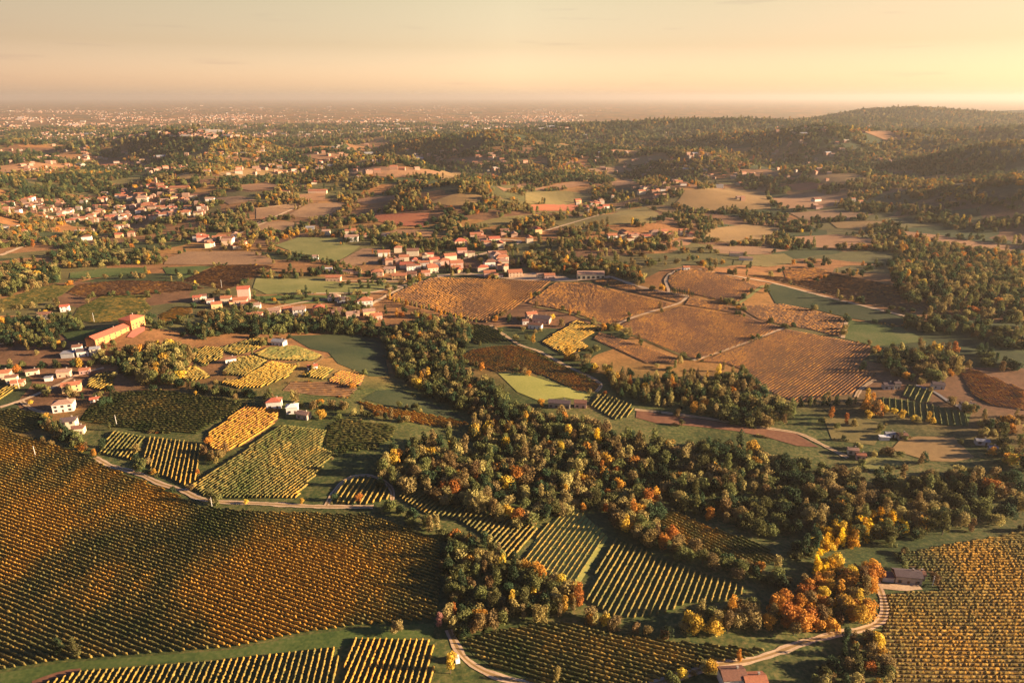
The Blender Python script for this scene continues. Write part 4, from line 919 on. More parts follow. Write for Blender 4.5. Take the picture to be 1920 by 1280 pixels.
# scattered woodland of the hills further away
FPX = [(np.array(p), np.array(p).min(0), np.array(p).max(0)) for p in FIELDS]
def free(px, py, pad=0):
    ok = np.ones(px.shape, bool)
    for p, lo, hi in FPX:
        m = ok & (px > lo[0]) & (px < hi[0]) & (py > lo[1]) & (py < hi[1])
        if m.any():
            idx = np.nonzero(m)[0]; ok[idx[inpoly(px[idx], py[idx], p.tolist())]] = False
    return ok
def scatter(n, r0, r1, thr, lam, sc, gap_py, mixes):
    r = np.sqrt(rng.uniform(r0 ** 2, r1 ** 2, n)); th = rng.uniform(-R(40), R(40), n)
    x = r * np.sin(th); y = r * np.cos(th)
    px, py, dep = PX(x, y)
    m = (px > -60) & (px < 1980) & (py > gap_py[0]) & (py < gap_py[1])
    m &= (wob(x, y, lam) + .5 * wob(x + 900, y - 400, lam * .37)) > (np.where(T(x, y) > 8, -1.6, .25) if thr == 'hills' else thr) + rng.normal(0, .22, n)
    x, y, px, py = x[m], y[m], px[m], py[m]
    f = free(px, py)
    for _t in TOWN[:8]: f &= ~(inpoly(px, py, _t[1]) & (rng.random(len(px)) < .72))
    x, y = x[f], y[f]
    mx = wob(x, y, 700)
    for a, b, q in zip(x, y, mx):
        TREES.append((a, b, sc * rng.uniform(.75, 1.3), pick(SHP['wood']), pick(MIX[mixes[0] if q < .2 else mixes[1]]), 'far', False))
scatter(26000, 850, 1900, .05, 170, 1.15, (290, 470), ('green', 'autumn'))
scatter(34000, 1900, 3300, -.3, 260, 1.5, (180, 400), ('dark', 'autumn'))
scatter(50000, 3300, 7000, 'hills', 420, 2.3, (180, 300), ('dark', 'green'))
# trees among gardens nearer the camera
scatter(3200, 560, 1050, .25, 90, .85, (440, 700), ('green', 'autumn'))

def size_of(t):
    px, py, dep = PX(t[0], t[1])
    inn = -20 < px < 1940 and 150 < py < 1330
    return t[2] * {'bush': .35}.get(t[3], 1) / dep * (1 if inn else .01)
TREES = [t for t in TREES if t[5] != 'far' or True]
TREES.sort(key=lambda t: -size_of(t) * (1e3 if t[6] else 1))
print('TREES', len(TREES))
for i, (x, y, s, sh, col, place, forced) in enumerate(TREES[:300]):
    k = f'{sh}{int(rng.integers(NSH[sh]))}'
    o = link({'cone': 'conifer', 'cypress': 'cypress', 'bush': 'bush'}.get(sh, 'tree'), None, None, (x, y, float(T(x, y))), float(rng.uniform(0, 6.28)))
    o.scale = (s * rng.uniform(.9, 1.1), s * rng.uniform(.9, 1.1), s * rng.uniform(.9, 1.1))
    lab = f'{COLW[col]} {SHW[sh]} {place}'
    if forced and 'cypress' not in sh: tag(o, lab, 'tree')
    else: tag(o, lab, 'tree', f'{COLW[col]} {SHW[sh]}s {place}'.replace('bushs', 'bushes'))
    link('crown', crown_mesh(k, col), o)
    link('trunk', TRUNK[sh], o)

# all other trees: one object whose own mesh holds the crown shapes, set out on its points by geometry nodes
def build_woods(rest):
    kinds = sorted({(f'{sh}{k}', c) for _, _, _, sh, c, _, _ in rest for k in range(NSH[sh])})
    cols = sorted({c for _, c in kinds}); kid = {kc: i for i, kc in enumerate(kinds)}
    P = []; I = []; ROT = []; SC = []
    for x, y, s, sh, c, _, _ in rest:
        P.append((x, y, float(0))); I.append(kid[f'{sh}{int(rng.integers(NSH[sh]))}', c]); ROT.append((0, 0, rng.uniform(0, 6.28)))
        SC.append((s * rng.uniform(.9, 1.15), s * rng.uniform(.9, 1.15), s * rng.uniform(.85, 1.12)))
    P = np.array(P); P[:, 2] = T(P[:, 0], P[:, 1]) - .9 * np.array(SC)[:, 2]
    Vs = [P]; Fs = []; fm = []; kind = [-1 - np.array(I)]; lv = [np.zeros(len(P))]; base = len(P)
    for kc, i in kid.items():
        V, F, l = SHAPES[kc[0]]
        nl = len(F) // 2; V = V[:nl * 4]; F = F[:nl]; l = l[:nl * 4]
        c = V.reshape(-1, 4, 3).mean(1, keepdims=True); V = ((V.reshape(-1, 4, 3) - c) * 1.35 + c).reshape(-1, 3)
        Vs.append(V); Fs.append(F + base); fm.append(np.full(len(F), cols.index(kc[1]))); kind.append(np.full(len(V), i)); lv.append(l); base += len(V)
    n0 = base - len(P)
    rot = np.vstack([ROT, np.zeros((n0, 3))]); sc = np.vstack([SC, np.ones((n0, 3))])
    me = mesh('woods', np.vstack(Vs), np.vstack(Fs), [CROWN[c] for c in cols], np.concatenate(fm), {
        'kind_id': ('POINT', 'INT', np.concatenate(kind).astype(np.int32)), 'leafvar': ('POINT', 'FLOAT', np.concatenate(lv)),
        'rot': ('POINT', 'FLOAT_VECTOR', rot.astype(np.float32)), 'scl': ('POINT', 'FLOAT_VECTOR', sc.astype(np.float32))})
    o = tag(link('woods', me), 'autumn woods and hedgerow trees covering the hills', 'woods', kind='stuff')
    ng = bpy.data.node_groups.new('plant_woods', 'GeometryNodeTree')
    ng.interface.new_socket('Geometry', in_out='INPUT', socket_type='NodeSocketGeometry'); ng.interface.new_socket('Geometry', in_out='OUTPUT', socket_type='NodeSocketGeometry')
    n = ng.nodes; l = ng.links
    gi = n.new('NodeGroupInput'); go = n.new('NodeGroupOutput'); jn = n.new('GeometryNodeJoinGeometry')
    def attr(name, typ):
        a = n.new('GeometryNodeInputNamedAttribute'); a.data_type = typ; a.inputs[0].default_value = name; return a.outputs[0]
    kida = attr('kind_id', 'INT'); rota = attr('rot', 'FLOAT_VECTOR'); scla = attr('scl', 'FLOAT_VECTOR')
    def eq(v):
        c = n.new('FunctionNodeCompare'); c.data_type = 'INT'; c.operation = 'EQUAL'
        si = [s for s in c.inputs if s.type == 'INT']; l.new(kida, si[0]); si[1].default_value = v; return c.outputs[0]
    for kc, i in kid.items():
        s1 = n.new('GeometryNodeSeparateGeometry'); s1.domain = 'POINT'; l.new(gi.outputs[0], s1.inputs[0]); l.new(eq(i), s1.inputs[1])
        s2 = n.new('GeometryNodeSeparateGeometry'); s2.domain = 'POINT'; l.new(gi.outputs[0], s2.inputs[0]); l.new(eq(-1 - i), s2.inputs[1])
        io = n.new('GeometryNodeInstanceOnPoints'); l.new(s2.outputs[0], io.inputs['Points']); l.new(s1.outputs[0], io.inputs['Instance'])
        l.new(rota, io.inputs['Rotation']); l.new(scla, io.inputs['Scale']); l.new(io.outputs[0], jn.inputs[0])
    l.new(jn.outputs[0], go.inputs[0])
    md = o.modifiers.new('plant_woods', 'NODES'); md.node_group = ng
build_woods(TREES[300:])

# ------------------------------------------------------------------ buildings
def boxf(V, F, x0, x1, y0, y1, z0, z1, bottom=False):
    b = len(V)
    V += [(x0, y0, z0), (x1, y0, z0), (x1, y1, z0), (x0, y1, z0), (x0, y0, z1), (x1, y0, z1), (x1, y1, z1), (x0, y1, z1)]
    F += [(b, b + 1, b + 5, b + 4), (b + 1, b + 2, b + 6, b + 5), (b + 2, b + 3, b + 7, b + 6), (b + 3, b, b + 4, b + 7), (b + 4, b + 5, b + 6, b + 7)]
    if bottom: F.append((b + 3, b + 2, b + 1, b))
def wall_geo(w_, d_, h, kind, rise):
    V, F = [], []; a, b = w_ / 2, d_ / 2
    boxf(V, F, -a, a, -b, b, -1.5, h)
    if kind == 'gable':
        k = len(V); V += [(-a, -b, h), (-a, b, h), (-a, 0, h + rise), (a, -b, h), (a, b, h), (a, 0, h + rise)]
        F += [(k, k + 2, k + 1), (k + 3, k + 4, k + 5)]
    return V, F
def roof_geo(w_, d_, h, kind, rise):
    V, F = [], []; o = .45; a, b = w_ / 2 + o, d_ / 2 + o; th = .22
    e = h - o * rise / (d_ / 2)
    if kind == 'flat':
        boxf(V, F, -a, a, -b, b, h, h + .35, True); return V, F
    hr = a if kind == 'gable' else max(.3, a - b)
    for z in (0, th):
        V += [(-a, -b, e + z), (a, -b, e + z), (a, b, e + z), (-a, b, e + z), (-hr, 0, h + rise + z), (hr, 0, h + rise + z)]
    F += [(6, 7, 11, 10), (8, 9, 10, 11), (7, 8, 11), (9, 6, 10)]
    F += [(0, 4, 5, 1), (2, 5, 4, 3), (1, 5, 2), (3, 4, 0)]
    F += [(0, 1, 7, 6), (1, 2, 8, 7), (2, 3, 9, 8), (3, 0, 6, 9)]
    return V, F
def chim_geo():
    V, F = [], []; boxf(V, F, -.35, .35, -.35, .35, -1.2, 1.1); boxf(V, F, -.45, .45, -.45, .45, 1.103, 1.3, True); return V, F
CHIM = mesh('chimney', *chim_geo(), WM['stone'])
def win_geo():
    V, F = [], []; boxf(V, F, -.55, .55, -.06, .02, -.75, .75, True); return V, F
WIN = mesh('window', *win_geo(), GLASS)
def sh_geo():
    V, F = [], []; boxf(V, F, -1.0, -.58, -.09, .0, -.75, .75, True); boxf(V, F, .58, 1.0, -.09, .0, -.75, .75, True); boxf(V, F, -.7, .7, -.12, 0, -.93, -.78, True); return V, F
SHUT = mesh('shutter', *sh_geo(), WOOD)
def door_geo():
    V, F = [], []; boxf(V, F, -.6, .6, -.07, .02, 0, 2.2, True); return V, F
DOOR = mesh('door', *door_geo(), WOOD)
MESHC = {}
def cached(kind, args, mat, geo):
    k = (kind, args, mat.name)
    if k not in MESHC: MESHC[k] = mesh(kind, *geo(*args), mat)
    return MESHC[k]
HOUSES = []
def house(x, y, w_, d_, h, yaw, wall, roof, kind, label, cat='house', group=None, detail=False, rise=None, name='house', dz=0.0):
    HOUSES.append((x, y, w_, d_, h, yaw, wall, roof, kind, label, cat, group, detail, rise or d_ * .22, name, dz))
def hpx(px, py, wpx, ratio, h, yaw, wall, roof, kind, label, detail=True, **kw):
    x, y = G([(px, py)])[0]; dep = PX(x, y)[2]; w_ = wpx * dep / FOC
    house(x, y, round(w_, 1), round(w_ * ratio, 1), h, R(yaw), wall, roof, kind, label, detail=detail, **kw)
for a in [
 (1371,1281,44,.72,5.6,4,'white','brown','gable','white farmhouse with mottled brown tiled roof at the bottom edge'),
 (1412,1290,40,.8,5.0,4,'stone','terracotta','gable','stone outbuilding with terracotta roof right of the bottom farmhouse'),
 (1698,1088,46,.5,4.6,-8,'stone','dark','gable','stone farmhouse with dark roof at the top of the gravel lane'),
 (1662,1086,20,.8,3.0,-8,'grey','dark','flat','low dark lean-to left of the stone farmhouse'),
 (1722,1084,16,.9,3.6,-8,'stone','brown','gable','small brown roofed annex right of the stone farmhouse'),
 (122,768,34,.62,6.5,18,'white','faded','hip','white two storey house with faded hip roof beside the left lane'),
 (136,732,30,.6,6.0,24,'yellow','terracotta','gable','large yellow house with terracotta roof below the red villa'),
 (178,752,14,.7,2.6,22,'white','red','gable','tiny white hut with red roof at the vineyard corner'),
 (132,800,24,.8,6.0,15,'cream','dark','gable','cream farmhouse with dark roof above the bank'),
 (150,811,18,.8,4.6,15,'cream','brown','gable','lower cream wing in front of the dark roofed farmhouse'),
 (515,762,26,.75,5.6,10,'white','red','hip','white farmhouse with red hip roof above the large vineyard'),
 (549,772,21,.8,5.2,12,'white','white','hip','white cottage with pale roof right of the farmhouse'),
 (570,783,24,.6,4.0,-20,'stone','faded','gable','low stone barn beside the white cottage'),
 (433,679,19,.55,4.0,28,'white','brown','gable','white hut with brown roof among golden vines'),
 (524,646,24,.6,4.2,-14,'white','grey','gable','white barn with grey roof on the knoll'),
 (586,692,18,.6,3.4,24,'white','red','gable','small hut with red roof between knoll plots'),
 (85,597,22,.7,5.5,15,'cream','brown','gable','cream house with brown roof in the left trees'),
 (123,583,14,.8,6.0,20,'white','red','gable','narrow white house with red roof above the left trees'),
 (12,642,24,.6,4.6,14,'cream','brown','gable','cream house at the left edge below the gardens'),
 (8,708,24,.7,5.5,20,'peach','terracotta','gable','peach house at the far left by the gardens'),
 (24,716,18,.7,5.2,20,'cream','brown','gable','cream house beside the peach one at the left'),
 (62,702,20,.5,4.0,22,'cream','brown','gable','long low house with brown roof in the left gardens'),
 (35,722,20,.7,3.6,18,'peach','terracotta','gable','small terracotta roofed house near the left lane'),
 (92,713,12,.7,3.0,18,'white','grey','flat','small white shed in the left gardens'),
 (122,705,22,.7,5.0,15,'peach','faded','gable','peach house with faded roof under the villa'),
 (160,700,16,.7,4.0,15,'pink','terracotta','gable','pink house with terracotta roof beside the villa lane'),
 (130,668,22,.7,4.0,10,'grey','grey','flat','grey shed below the red villa'),
 (158,665,20,.8,4.6,18,'white','dark','gable','white house with dark roof at the foot of the villa'),
 (180,664,15,.9,6.0,18,'cream','grey','gable','cream gabled house under the villa end'),
 (146,656,15,.8,4.0,18,'white','brown','gable','small white house left of the villa foot'),
 (459,562,21,.8,14.5,14,'pink','red','gable','tall pink villa tower house in the hamlet'),
 (452,572,24,.7,7.5,14,'peach','terracotta','gable','peach wing below the tall hamlet villa'),
 (425,566,18,.8,5.6,10,'cream','terracotta','gable','cream house left of the hamlet villa'),
 (407,577,18,.8,5.6,20,'yellow','terracotta','gable','yellow house at the front left of the hamlet'),
 (371,566,14,.8,6.4,10,'peach','red','gable','peach house at the left end of the hamlet'),
 (382,562,12,.9,5.6,15,'white','brown','gable','white house at the left end of the hamlet'),
 (395,569,12,.8,4.6,15,'white','faded','gable','small white house between hamlet roofs'),
 (440,573,16,.8,5.6,18,'yellow','terracotta','gable','yellow house in the middle of the hamlet'),
 (462,576,16,.7,5.0,12,'cream','terracotta','gable','cream house right of the peach wing'),
 (482,577,14,.8,4.6,12,'white','faded','gable','white cottage at the right of the hamlet villa'),
 (478,593,28,.4,3.6,8,'peach','terracotta','gable','long low peach house below the hamlet'),
 (516,590,20,.8,6.0,8,'peach','faded','gable','peach house at the tree belt edge'),
 (562,588,22,.8,6.2,10,'white','faded','gable','large white house at the tree belt edge'),
 (541,583,16,.8,4.0,10,'pink','terracotta','gable','pink house between the peach and white ones'),
 (599,583,22,.8,5.0,10,'peach','red','hip','bright red roofed house in the hamlet'),
 (627,563,22,.7,5.5,6,'white','faded','hip','white villa right of the pale lane'),
 (643,566,20,.8,4.5,8,'grey','dark','hip','grey house beside the white villa'),
 (685,572,28,.7,7.0,12,'white','terracotta','hip','large white villa with terracotta hip roof by the broad road'),
 (634,587,22,.6,4.6,8,'pink','brown','gable','pink house with brown roof below the villas'),
 (662,594,24,.7,4.6,14,'peach','faded','gable','peach farmhouse at the ravine top'),
 (692,590,22,.7,5.2,18,'yellow','faded','gable','yellow farmhouse by the broad road'),
 (706,597,20,.8,4.6,20,'pink','terracotta','gable','pink house nearest the ravine wood'),
 (652,512,50,.2,3.6,4,'peach','faded','gable','very long low shed with pale roof left of the village'),
 (626,526,27,.5,5.4,2,'peach','terracotta','gable','peach house below the long shed'),
 (614,507,18,.4,3.2,4,'white','white','flat','white roofed shed left of the long shed'),
 (708,516,22,.7,6.0,5,'peach','terracotta','hip','peach house at the left of the village front'),
 (731,511,20,.7,6.2,5,'cream','faded','gable','cream house behind the village front'),
 (749,524,26,.6,6.5,3,'yellow','terracotta','gable','yellow house at the village road corner'),
 (772,518,18,.8,4.6,3,'peach','brown','gable','peach house beside the corner tree'),
 (811,510,20,.8,7.2,20,'cream','terracotta','gable','cream house at the top of the village road'),
 (798,516,16,.8,5.0,14,'pink','terracotta','gable','pink house in the village road bend'),
 (770,506,16,.8,6.4,18,'white','brown','gable','white house facing the village road'),
 (730,496,14,.8,7.5,10,'peach','terracotta','gable','tall peach house in the left of the village'),
 (758,488,18,.8,6.0,10,'cream','terracotta','gable','cream house in the left of the village'),
 (862,461,24,.8,9.0,20,'peach','red','hip','tall peach church hall with red roof in the village'),
 (866,476,18,.8,7.0,12,'pink','terracotta','gable','pink house in front of the church hall'),
 (940,488,24,.7,6.0,18,'cream','terracotta','hip','large cream house at the right of the village'),
 (925,480,20,.7,5.5,16,'cream','faded','gable','cream house left of the large right one'),
 (965,517,26,.7,6.0,12,'peach','terracotta','gable','peach house with white gable beside the gravel yard'),
 (918,517,22,.7,5.5,8,'pink','terracotta','gable','pink house above the village road'),
 (935,520,16,.6,4.0,8,'white','terracotta','gable','white house above the village road'),
 (1107,521,50,.38,6.5,0,'cream','faded','gable','large open barn with pale roof beside the tan vineyard'),
 (1030,521,20,.6,4.6,6,'pink','terracotta','gable','pink house left of the large barn'),
 (1013,521,14,.6,5.0,6,'cream','faded','gable','cream house on the gravel yard'),
 (1016,604,32,.6,5.5,-16,'pink','dark','gable','farmhouse with large purple roof beside the tan vineyard'),
 (1004,615,25,.5,4.6,-18,'white','brown','gable','white house in front of the purple roofed farm'),
 (996,597,20,.7,6.2,20,'peach','terracotta','gable','peach house behind the purple roofed farm'),
 (985,607,12,.8,4.0,10,'white','brown','gable','small white cottage left of the purple roofed farm'),
 (1049,762,40,.4,4.4,-10,'stone','dark','gable','long dark roofed farmhouse on the edge of the centre wood'),
 (1088,762,22,.7,4.4,-8,'pink','brown','gable','pink cottage right of the dark roofed farmhouse'),
 (786,628,34,.45,4.6,18,'stone','faded','gable','pink roofed barn half hidden in the ravine wood'),
 (1664,728,18,.7,4.0,-6,'grey','dark','gable','grey cottage right of the orange trees'),
 (1680,728,11,.8,5.2,-6,'cream','dark','gable','narrow cream house right of the grey cottage'),
 (1757,727,20,.7,4.0,-14,'grey','dark','gable','grey house by the orchard path'),
 (1812,766,24,.6,4.0,-12,'white','dark','gable','white cottage with dark roof by the brown slope'),
 (1657,824,17,.4,2.6,-6,'white','white','flat','white greenhouse in the right clearing'),
 (1668,818,18,.5,2.8,-6,'white','grey','gable','pale shed behind the white greenhouse'),
 (1690,822,16,.7,3.6,-6,'stone','brown','gable','stone cottage beside the greenhouses'),
 (1598,850,18,.6,3.6,-14,'cream','faded','gable','cream cottage at the edge of the long wood'),
 (1613,860,16,.6,3.6,-14,'pink','terracotta','gable','pink roofed cottage at the edge of the long wood'),
 (1840,832,22,.5,3.0,-12,'grey','grey','gable','grey shed in the right hand trees'),
 (1860,845,14,.6,3.0,-12,'stone','grey','gable','stone shed right of the grey one'),
 (1380,480,24,.4,4.6,-10,'cream','faded','gable','cream farm on the right slope'),
 (1398,488,24,.35,4.0,-12,'white','faded','gable','long white sheds on the right slope'),
 (1286,506,12,.8,4.0,6,'white','terracotta','gable','small white house at the top of the climbing lane'),
 (500,413,12,.6,4.0,5,'yellow','terracotta','gable','yellow farmhouse at the pale track'),
 (592,487,10,.8,6.0,5,'white','faded','gable','white shrine house below the pale meadow'),
 (612,440,14,.8,7.0,8,'cream','faded','gable','cream house on the rise left of the village'),
 (582,430,16,.6,4.0,5,'grey','grey','gable','grey barn on the rise left of the village'),
 (658,440,20,.8,8.0,10,'cream','terracotta','gable','tall cream house above the pale meadows'),
 (660,452,24,.6,8.0,8,'white','faded','gable','large white house above the pale meadows'),
 (680,446,18,.7,6.0,8,'peach','terracotta','gable','peach house above the pale meadows'),
 (725,446,18,.7,6.0,8,'white','dark','gable','white house under the orange strip'),
 (596,362,34,.3,6.0,4,'peach','terracotta','gable','long peach farmstead with terracotta roof in the hills'),
 (535,363,16,.5,6.0,4,'cream','terracotta','gable','cream farmhouse in the left hills'),
 (338,358,34,.35,9.0,2,'yellow','terracotta','gable','long yellow convent building right of the bell tower'),
 (302,353,12,.9,10.0,10,'yellow','terracotta','gable','yellow church beside the bell tower'),
 (270,378,18,.9,10.0,10,'cream','faded','hip','large cream palace in the left town'),
 (278,391,20,.7,8.0,8,'yellow','terracotta','gable','yellow house in the front of the left town'),
 (1340,352,30,.3,8.0,2,'grey','grey','flat','pale grey factory on the far right hills'),
 (1148,377,5,1.0,14.0,10,'cream','terracotta','hip','cream bell tower of the far village'),
 (18,428,30,.4,4.6,10,'white','faded','flat','white warehouse at the left edge of the town'),
 (30,438,34,.4,4.6,10,'peach','terracotta','gable','long peach warehouse at the left edge of the town'),
]: hpx(*a)
# the long red villa: a low range, a taller end block, a slim tower
A = G([(172, 652)])[0]; B = G([(234, 618)])[0]; ln = float(np.hypot(*(B - A))); yw = math.atan2(*(B - A)[::-1]); m = (A + B) / 2
house(m[0], m[1], ln, 11.5, 6.2, yw, 'ochre', 'red', 'gable', 'long yellow villa range with a bright red roof on the knoll', detail=True, rise=2.6)
e = B + (B - A) / ln * 10
house(e[0], e[1], 17, 15, 9.6, yw, 'ochre', 'red', 'hip', 'taller end block of the long red roofed villa', detail=True, rise=2.6)
x, y = G([(294, 352)])[0]
house(x, y, 5, 5, 24, 0, 'cream', 'terracotta', 'hip', 'tall cream bell tower standing in the left town', cat='bell tower', name='bell_tower', rise=3)
# town clusters: centre pixel polygons, count
for place, poly, n, grp in TOWN:
    lo = np.min(poly, 0); hi = np.max(poly, 0); k = 0
    while k < n:
        q = rng.uniform(lo, hi)
        if not inpoly(q[:1], q[1:], poly)[0]: continue
        x, y = G([q])[0]; k += 1
        wl = pick({'white': 3, 'cream': 3, 'yellow': 1.5, 'peach': 2, 'pink': 1}); rf = pick({'terracotta': 4, 'red': 1.5, 'brown': 2, 'faded': 2})
        wd = float(rng.choice([10., 12., 15., 18.])); kd = pick({'gable': 3, 'hip': 1})
        house(x, y, wd, round(wd * .7, 1), float(rng.choice([5., 6.5, 8.])), float(rng.normal(.22, .10) + rng.choice([0, 0, math.pi / 2])), wl, rf, kd,
              f'{wl} {kd} roofed house with {rf} tiles {place}', group=f'{wl} houses with {rf} {kd} roofs in {grp}')
def hsize(h):
    px, py, dep = PX(h[0], h[1]); return h[2] / dep * (10 if h[12] else 1)
HOUSES.sort(key=lambda h: -hsize(h))
print('HOUSES', len(HOUSES))
for i, (x, y, w_, d_, h, yaw, wall, roof, kind, label, cat, group, detail, rise, nm, dz) in enumerate(HOUSES[:300]):
    cs = [(sx * w_ / 2 * math.cos(yaw) - sy * d_ / 2 * math.sin(yaw) + x, sx * w_ / 2 * math.sin(yaw) + sy * d_ / 2 * math.cos(yaw) + y) for sx in (-1, 1) for sy in (-1, 1)]
    z = float(np.mean(T([c[0] for c in cs], [c[1] for c in cs])))
    o = link(nm, None, None, (x, y, z), yaw); tag(o, label, cat, group)
    link('wall', cached('wall', (w_, d_, h, kind, rise), WM[wall], wall_geo), o)
    ro = link('roof', cached('roof', (w_, d_, h, kind, rise), RM[roof], roof_geo), o)
    dist = math.hypot(x, y)
    if 'open barn' in label:
        for sx in np.linspace(-w_ / 2 + 2, w_ / 2 - 2, 6):
            b = link('bay_shade_panel', mesh('bay_shade_panel', *(lambda V, F: (boxf(V, F, -1.7, 1.7, -.06, .05, 0, 3.8, True), (V, F))[1])([], []), GLASS), o, (sx, -d_ / 2 - .02, .2))  # dark panel on the closed wall, painting the shade inside an open bay
        continue
    if detail and dist < 950 and kind != 'flat':
        if dist < 800: link('chimney', CHIM, ro, (w_ * .22, d_ * .12, h + rise * .76))
        nf = max(1, min(2, int(h / 3))); n = max(2, min(6, int(w_ / 4.0)))
        if nm == 'house' and w_ > 40: n = 11
        for f in range(nf):
            zz = 1.7 + f * 3.0
            for k in range(n):
                xx = -w_ / 2 + w_ * (k + .5) / n
                if f == 0 and k == n // 2: link('door', DOOR, o, (xx, -d_ / 2 - .01, .05)); continue
                wo = link('window', WIN, o, (xx, -d_ / 2 - .01, zz)); wo.scale = (1.7, 1, 1.4) if w_ > 40 else (1, 1, 1)
                if dist < 600: link('shutter', SHUT, wo)
            if dist < 800:
                for k in range(max(1, min(3, int(d_ / 4)))):
                    nn = max(1, min(3, int(d_ / 4))); yy = -d_ / 2 + d_ * (k + .5) / nn
                    link('window', WIN, o, (w_ / 2 + .01, yy, zz), math.pi / 2)
# the towns of the far plain: nobody could count them
def far_towns():
    V = []; F = []; fm = []
    mats = [WM['stone'], RM['faded'], RM['faded'], RM['terracotta'], RM['faded'], WM['stone'], RM['grey']]
    def blk(x, y, z, w_, d_, h, yaw, wm, rm):
        c, s = math.cos(yaw), math.sin(yaw); b = len(V)
        P = [(-1, -1, -2), (1, -1, -2), (1, 1, -2), (-1, 1, -2), (-1, -1, h), (1, -1, h), (1, 1, h), (-1, 1, h)]
        for a, q, zz in P: V.append((x + c * a * w_ / 2 - s * q * d_ / 2, y + s * a * w_ / 2 + c * q * d_ / 2, z + zz))
        for e in (-.98, .98): V.append((x + c * e * w_ / 2, y + s * e * w_ / 2, z + h + d_ * .22))
        F.extend([(b, b + 1, b + 5, b + 4), (b + 1, b + 2, b + 6, b + 5), (b + 2, b + 3, b + 7, b + 6), (b + 3, b, b + 4, b + 7)]); fm.extend([wm] * 4)
        F.extend([(b + 4, b + 5, b + 9, b + 8), (b + 6, b + 7, b + 8, b + 9), (b + 5, b + 6, b + 9), (b + 7, b + 4, b + 8)]); fm.extend([rm, rm, wm, wm])
    def cl(poly, n, big):
        lo = np.min(poly, 0); hi = np.max(poly, 0); q = rng.uniform(lo, hi, (n * 3, 2)); q = q[inpoly(q[:, 0], q[:, 1], poly)][:n]
        W = G(q); Z = T(W[:, 0], W[:, 1])
        for (x, y), z in zip(W, Z):
            ind = rng.random() < .05
            w_ = rng.uniform(25, 55) * big if ind else rng.uniform(11, 22) * big ** .5
            blk(x, y, z, w_, w_ * rng.uniform(.5, .8), rng.uniform(5, 10) * big ** .4, rng.normal(.2, .5), int(rng.integers(0, 3)), int(rng.integers(5, 7)) if ind else int(rng.integers(3, 5)))
    cl([(40,252),(150,245),(300,250),(285,258),(200,264),(150,270),(60,262)], 260, 1.0)
    cl([(290,245),(450,248),(640,246),(640,256),(450,262),(300,258)], 240, 1.1)
    cl([(640,245),(900,236),(1010,240),(960,248),(800,252),(640,256)], 260, 1.2)
    for k in range(60):
        cx, cy = rng.uniform(-20, 1080), rng.uniform(203, 244); rx = rng.uniform(20, 110); ry = rng.uniform(1.5, 5)
        cl([(cx - rx, cy), (cx, cy - ry), (cx + rx, cy), (cx, cy + ry)], int(rx * .42), 1.2)
    cl([(0,205),(600,203),(1000,208),(1050,232),(700,240),(300,246),(0,248)], 520, .9)
    cl([(0,192),(500,192),(1300,195),(1350,212),(900,210),(0,206)], 110, 1.6)
    cl([(0,270),(300,272),(700,270),(1000,290),(1000,320),(500,330),(0,330)], 260, .9)
    cl([(1050,285),(1500,270),(1700,300),(1500,340),(1050,330)], 120, .7)
    cl([(1050,240),(1300,237),(1600,225),(1900,235),(1600,270),(1100,265)], 60, .6)
    for x, y, w_, d_, h, yaw, wall, roof, *_r in HOUSES[300:]:
        blk(x, y, float(T(x, y)), w_, d_, h, yaw, {'white': 0, 'cream': 1}.get(wall, 2), 3 if roof in ('terracotta', 'red') else 4)
    me = mesh('distant_towns', V, F, mats, fm)
    tag(link('distant_houses', me), 'countless pale houses of the far plain towns', 'distant houses', kind='stuff')
far_towns()

# ------------------------------------------------------------------ small things
def pole_at(px, py, h, label):
    x, y = G([(px, py)])[0]
    o = link('utility_pole', None, None, (x, y, float(T(x, y)))); tag(o, label, 'utility pole', 'pale utility poles')
    V, F = [], []; boxf(V, F, -.13, .13, -.13, .13, -.5, h); link('pole', mesh('pole', V, F, POLE), o)
    V, F = [], []; boxf(V, F, -.9, .9, -.08, .08, -.08, .08, True); link('crossarm', mesh('crossarm', V, F, WOOD), o, (0, -.22, h - .5))
for a in [(67,856,8,'pale utility pole at the top left corner of the big vineyard'), (398,952,7,'pale utility pole beside the lane above the big vineyard'), (219,797,8,'pale utility pole left of the brown vineyard'),
          (36,728,9,'pale utility pole by the left garden lane'), (177,604,10,'pale utility pole behind the red villa'), (416,540,11,'pale utility pole on the dark brown slope'), (1748,1098,6,'pale utility pole in front of the right farmhouse')]: pole_at(*a)
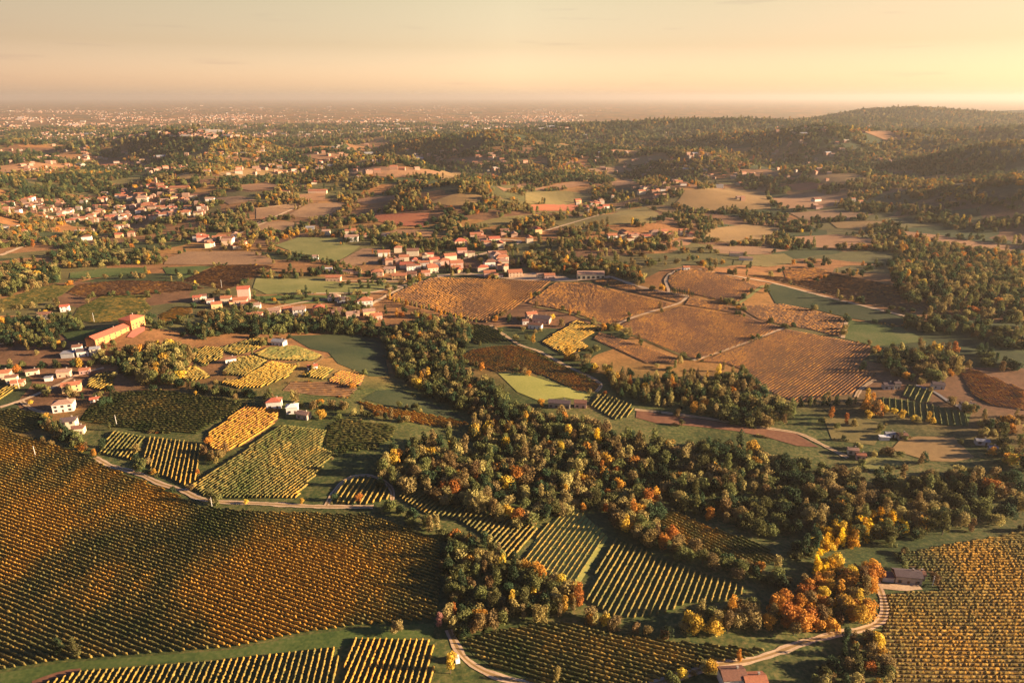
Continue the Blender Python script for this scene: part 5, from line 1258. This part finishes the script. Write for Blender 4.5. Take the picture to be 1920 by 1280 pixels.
def van():
    x, y = G([(857, 1238)])[0]
    o = link('parked_van', None, None, (x, y, float(T(x, y)) + .1), R(105)); tag(o, 'small white van parked beside the bottom lane', 'van')
    WH = plain_mat('white_paint', (.8, .8, .8), .04, 1.0); WH.node_tree.nodes['Principled BSDF'].inputs['Roughness'].default_value = .35
    V, F = [], []
    S = [(-2.2, .45), (-2.2, 1.85), (-1.9, 2.05), (1.0, 2.05), (1.6, 1.25), (2.25, 1.05), (2.3, .45)]
    for yy in (-.9, .9): V += [(a, yy, b) for a, b in S]
    n = len(S); F = [tuple(range(n)), tuple(range(2 * n - 1, n - 1, -1))] + [(i, i + n, (i + 1) % n + n, (i + 1) % n) for i in range(n)]
    me = mesh('body', V, F, WH); bm = bmesh.new(); bm.from_mesh(me); bmesh.ops.recalc_face_normals(bm, faces=bm.faces); bm.to_mesh(me); bm.free(); link('body', me, o)
    V, F = [], []
    V = [(1.06, -.8, 2.0), (1.06, .8, 2.0), (1.58, .8, 1.3), (1.58, -.8, 1.3)]
    V = [(a + .04, b, c + .03) for a, b, c in V]; link('windscreen', mesh('windscreen', V, [(0, 3, 2, 1)], GLASS), o)
    TY = plain_mat('tyre_rubber', (.03, .03, .03), .2, 2)
    for a in (-1.4, 1.5):
        for b in (-.85, .85):
            V = []; F = []; k = 14
            for yy in (-.12, .12): V += [(.34 * math.cos(6.283 * i / k), yy, .34 * math.sin(6.283 * i / k)) for i in range(k)]
            F = [tuple(range(k)), tuple(range(2 * k - 1, k - 1, -1))] + [(i, i + k, (i + 1) % k + k, (i + 1) % k) for i in range(k)]
            link('wheel', mesh('wheel', V, F, TY), o, (a, b, .34))
van()

# ------------------------------------------------------------------ clouds' and the valley's air
def haze():
    s = 90000.0; V = [(a, b, c) for c in (-60, 300) for a, b in ((-s, -s), (s, -s), (s, s), (-s, s))]
    F = [(3, 2, 1, 0), (4, 5, 6, 7), (0, 1, 5, 4), (1, 2, 6, 5), (2, 3, 7, 6), (3, 0, 4, 7)]
    m = bpy.data.materials.new('haze'); m.use_nodes = True; t = m.node_tree; t.nodes.clear()
    o = t.nodes.new('ShaderNodeOutputMaterial'); v = t.nodes.new('ShaderNodeVolumePrincipled')
    v.inputs['Color'].default_value = (.49, .46, .43, 1); v.inputs['Density'].default_value = 4.8e-5; v.inputs['Anisotropy'].default_value = .3
    t.links.new(v.outputs[0], o.inputs['Volume'])
    tag(link('haze', mesh('haze', V, F, m)), 'warm evening haze over the valley', 'haze', kind='stuff')
haze()
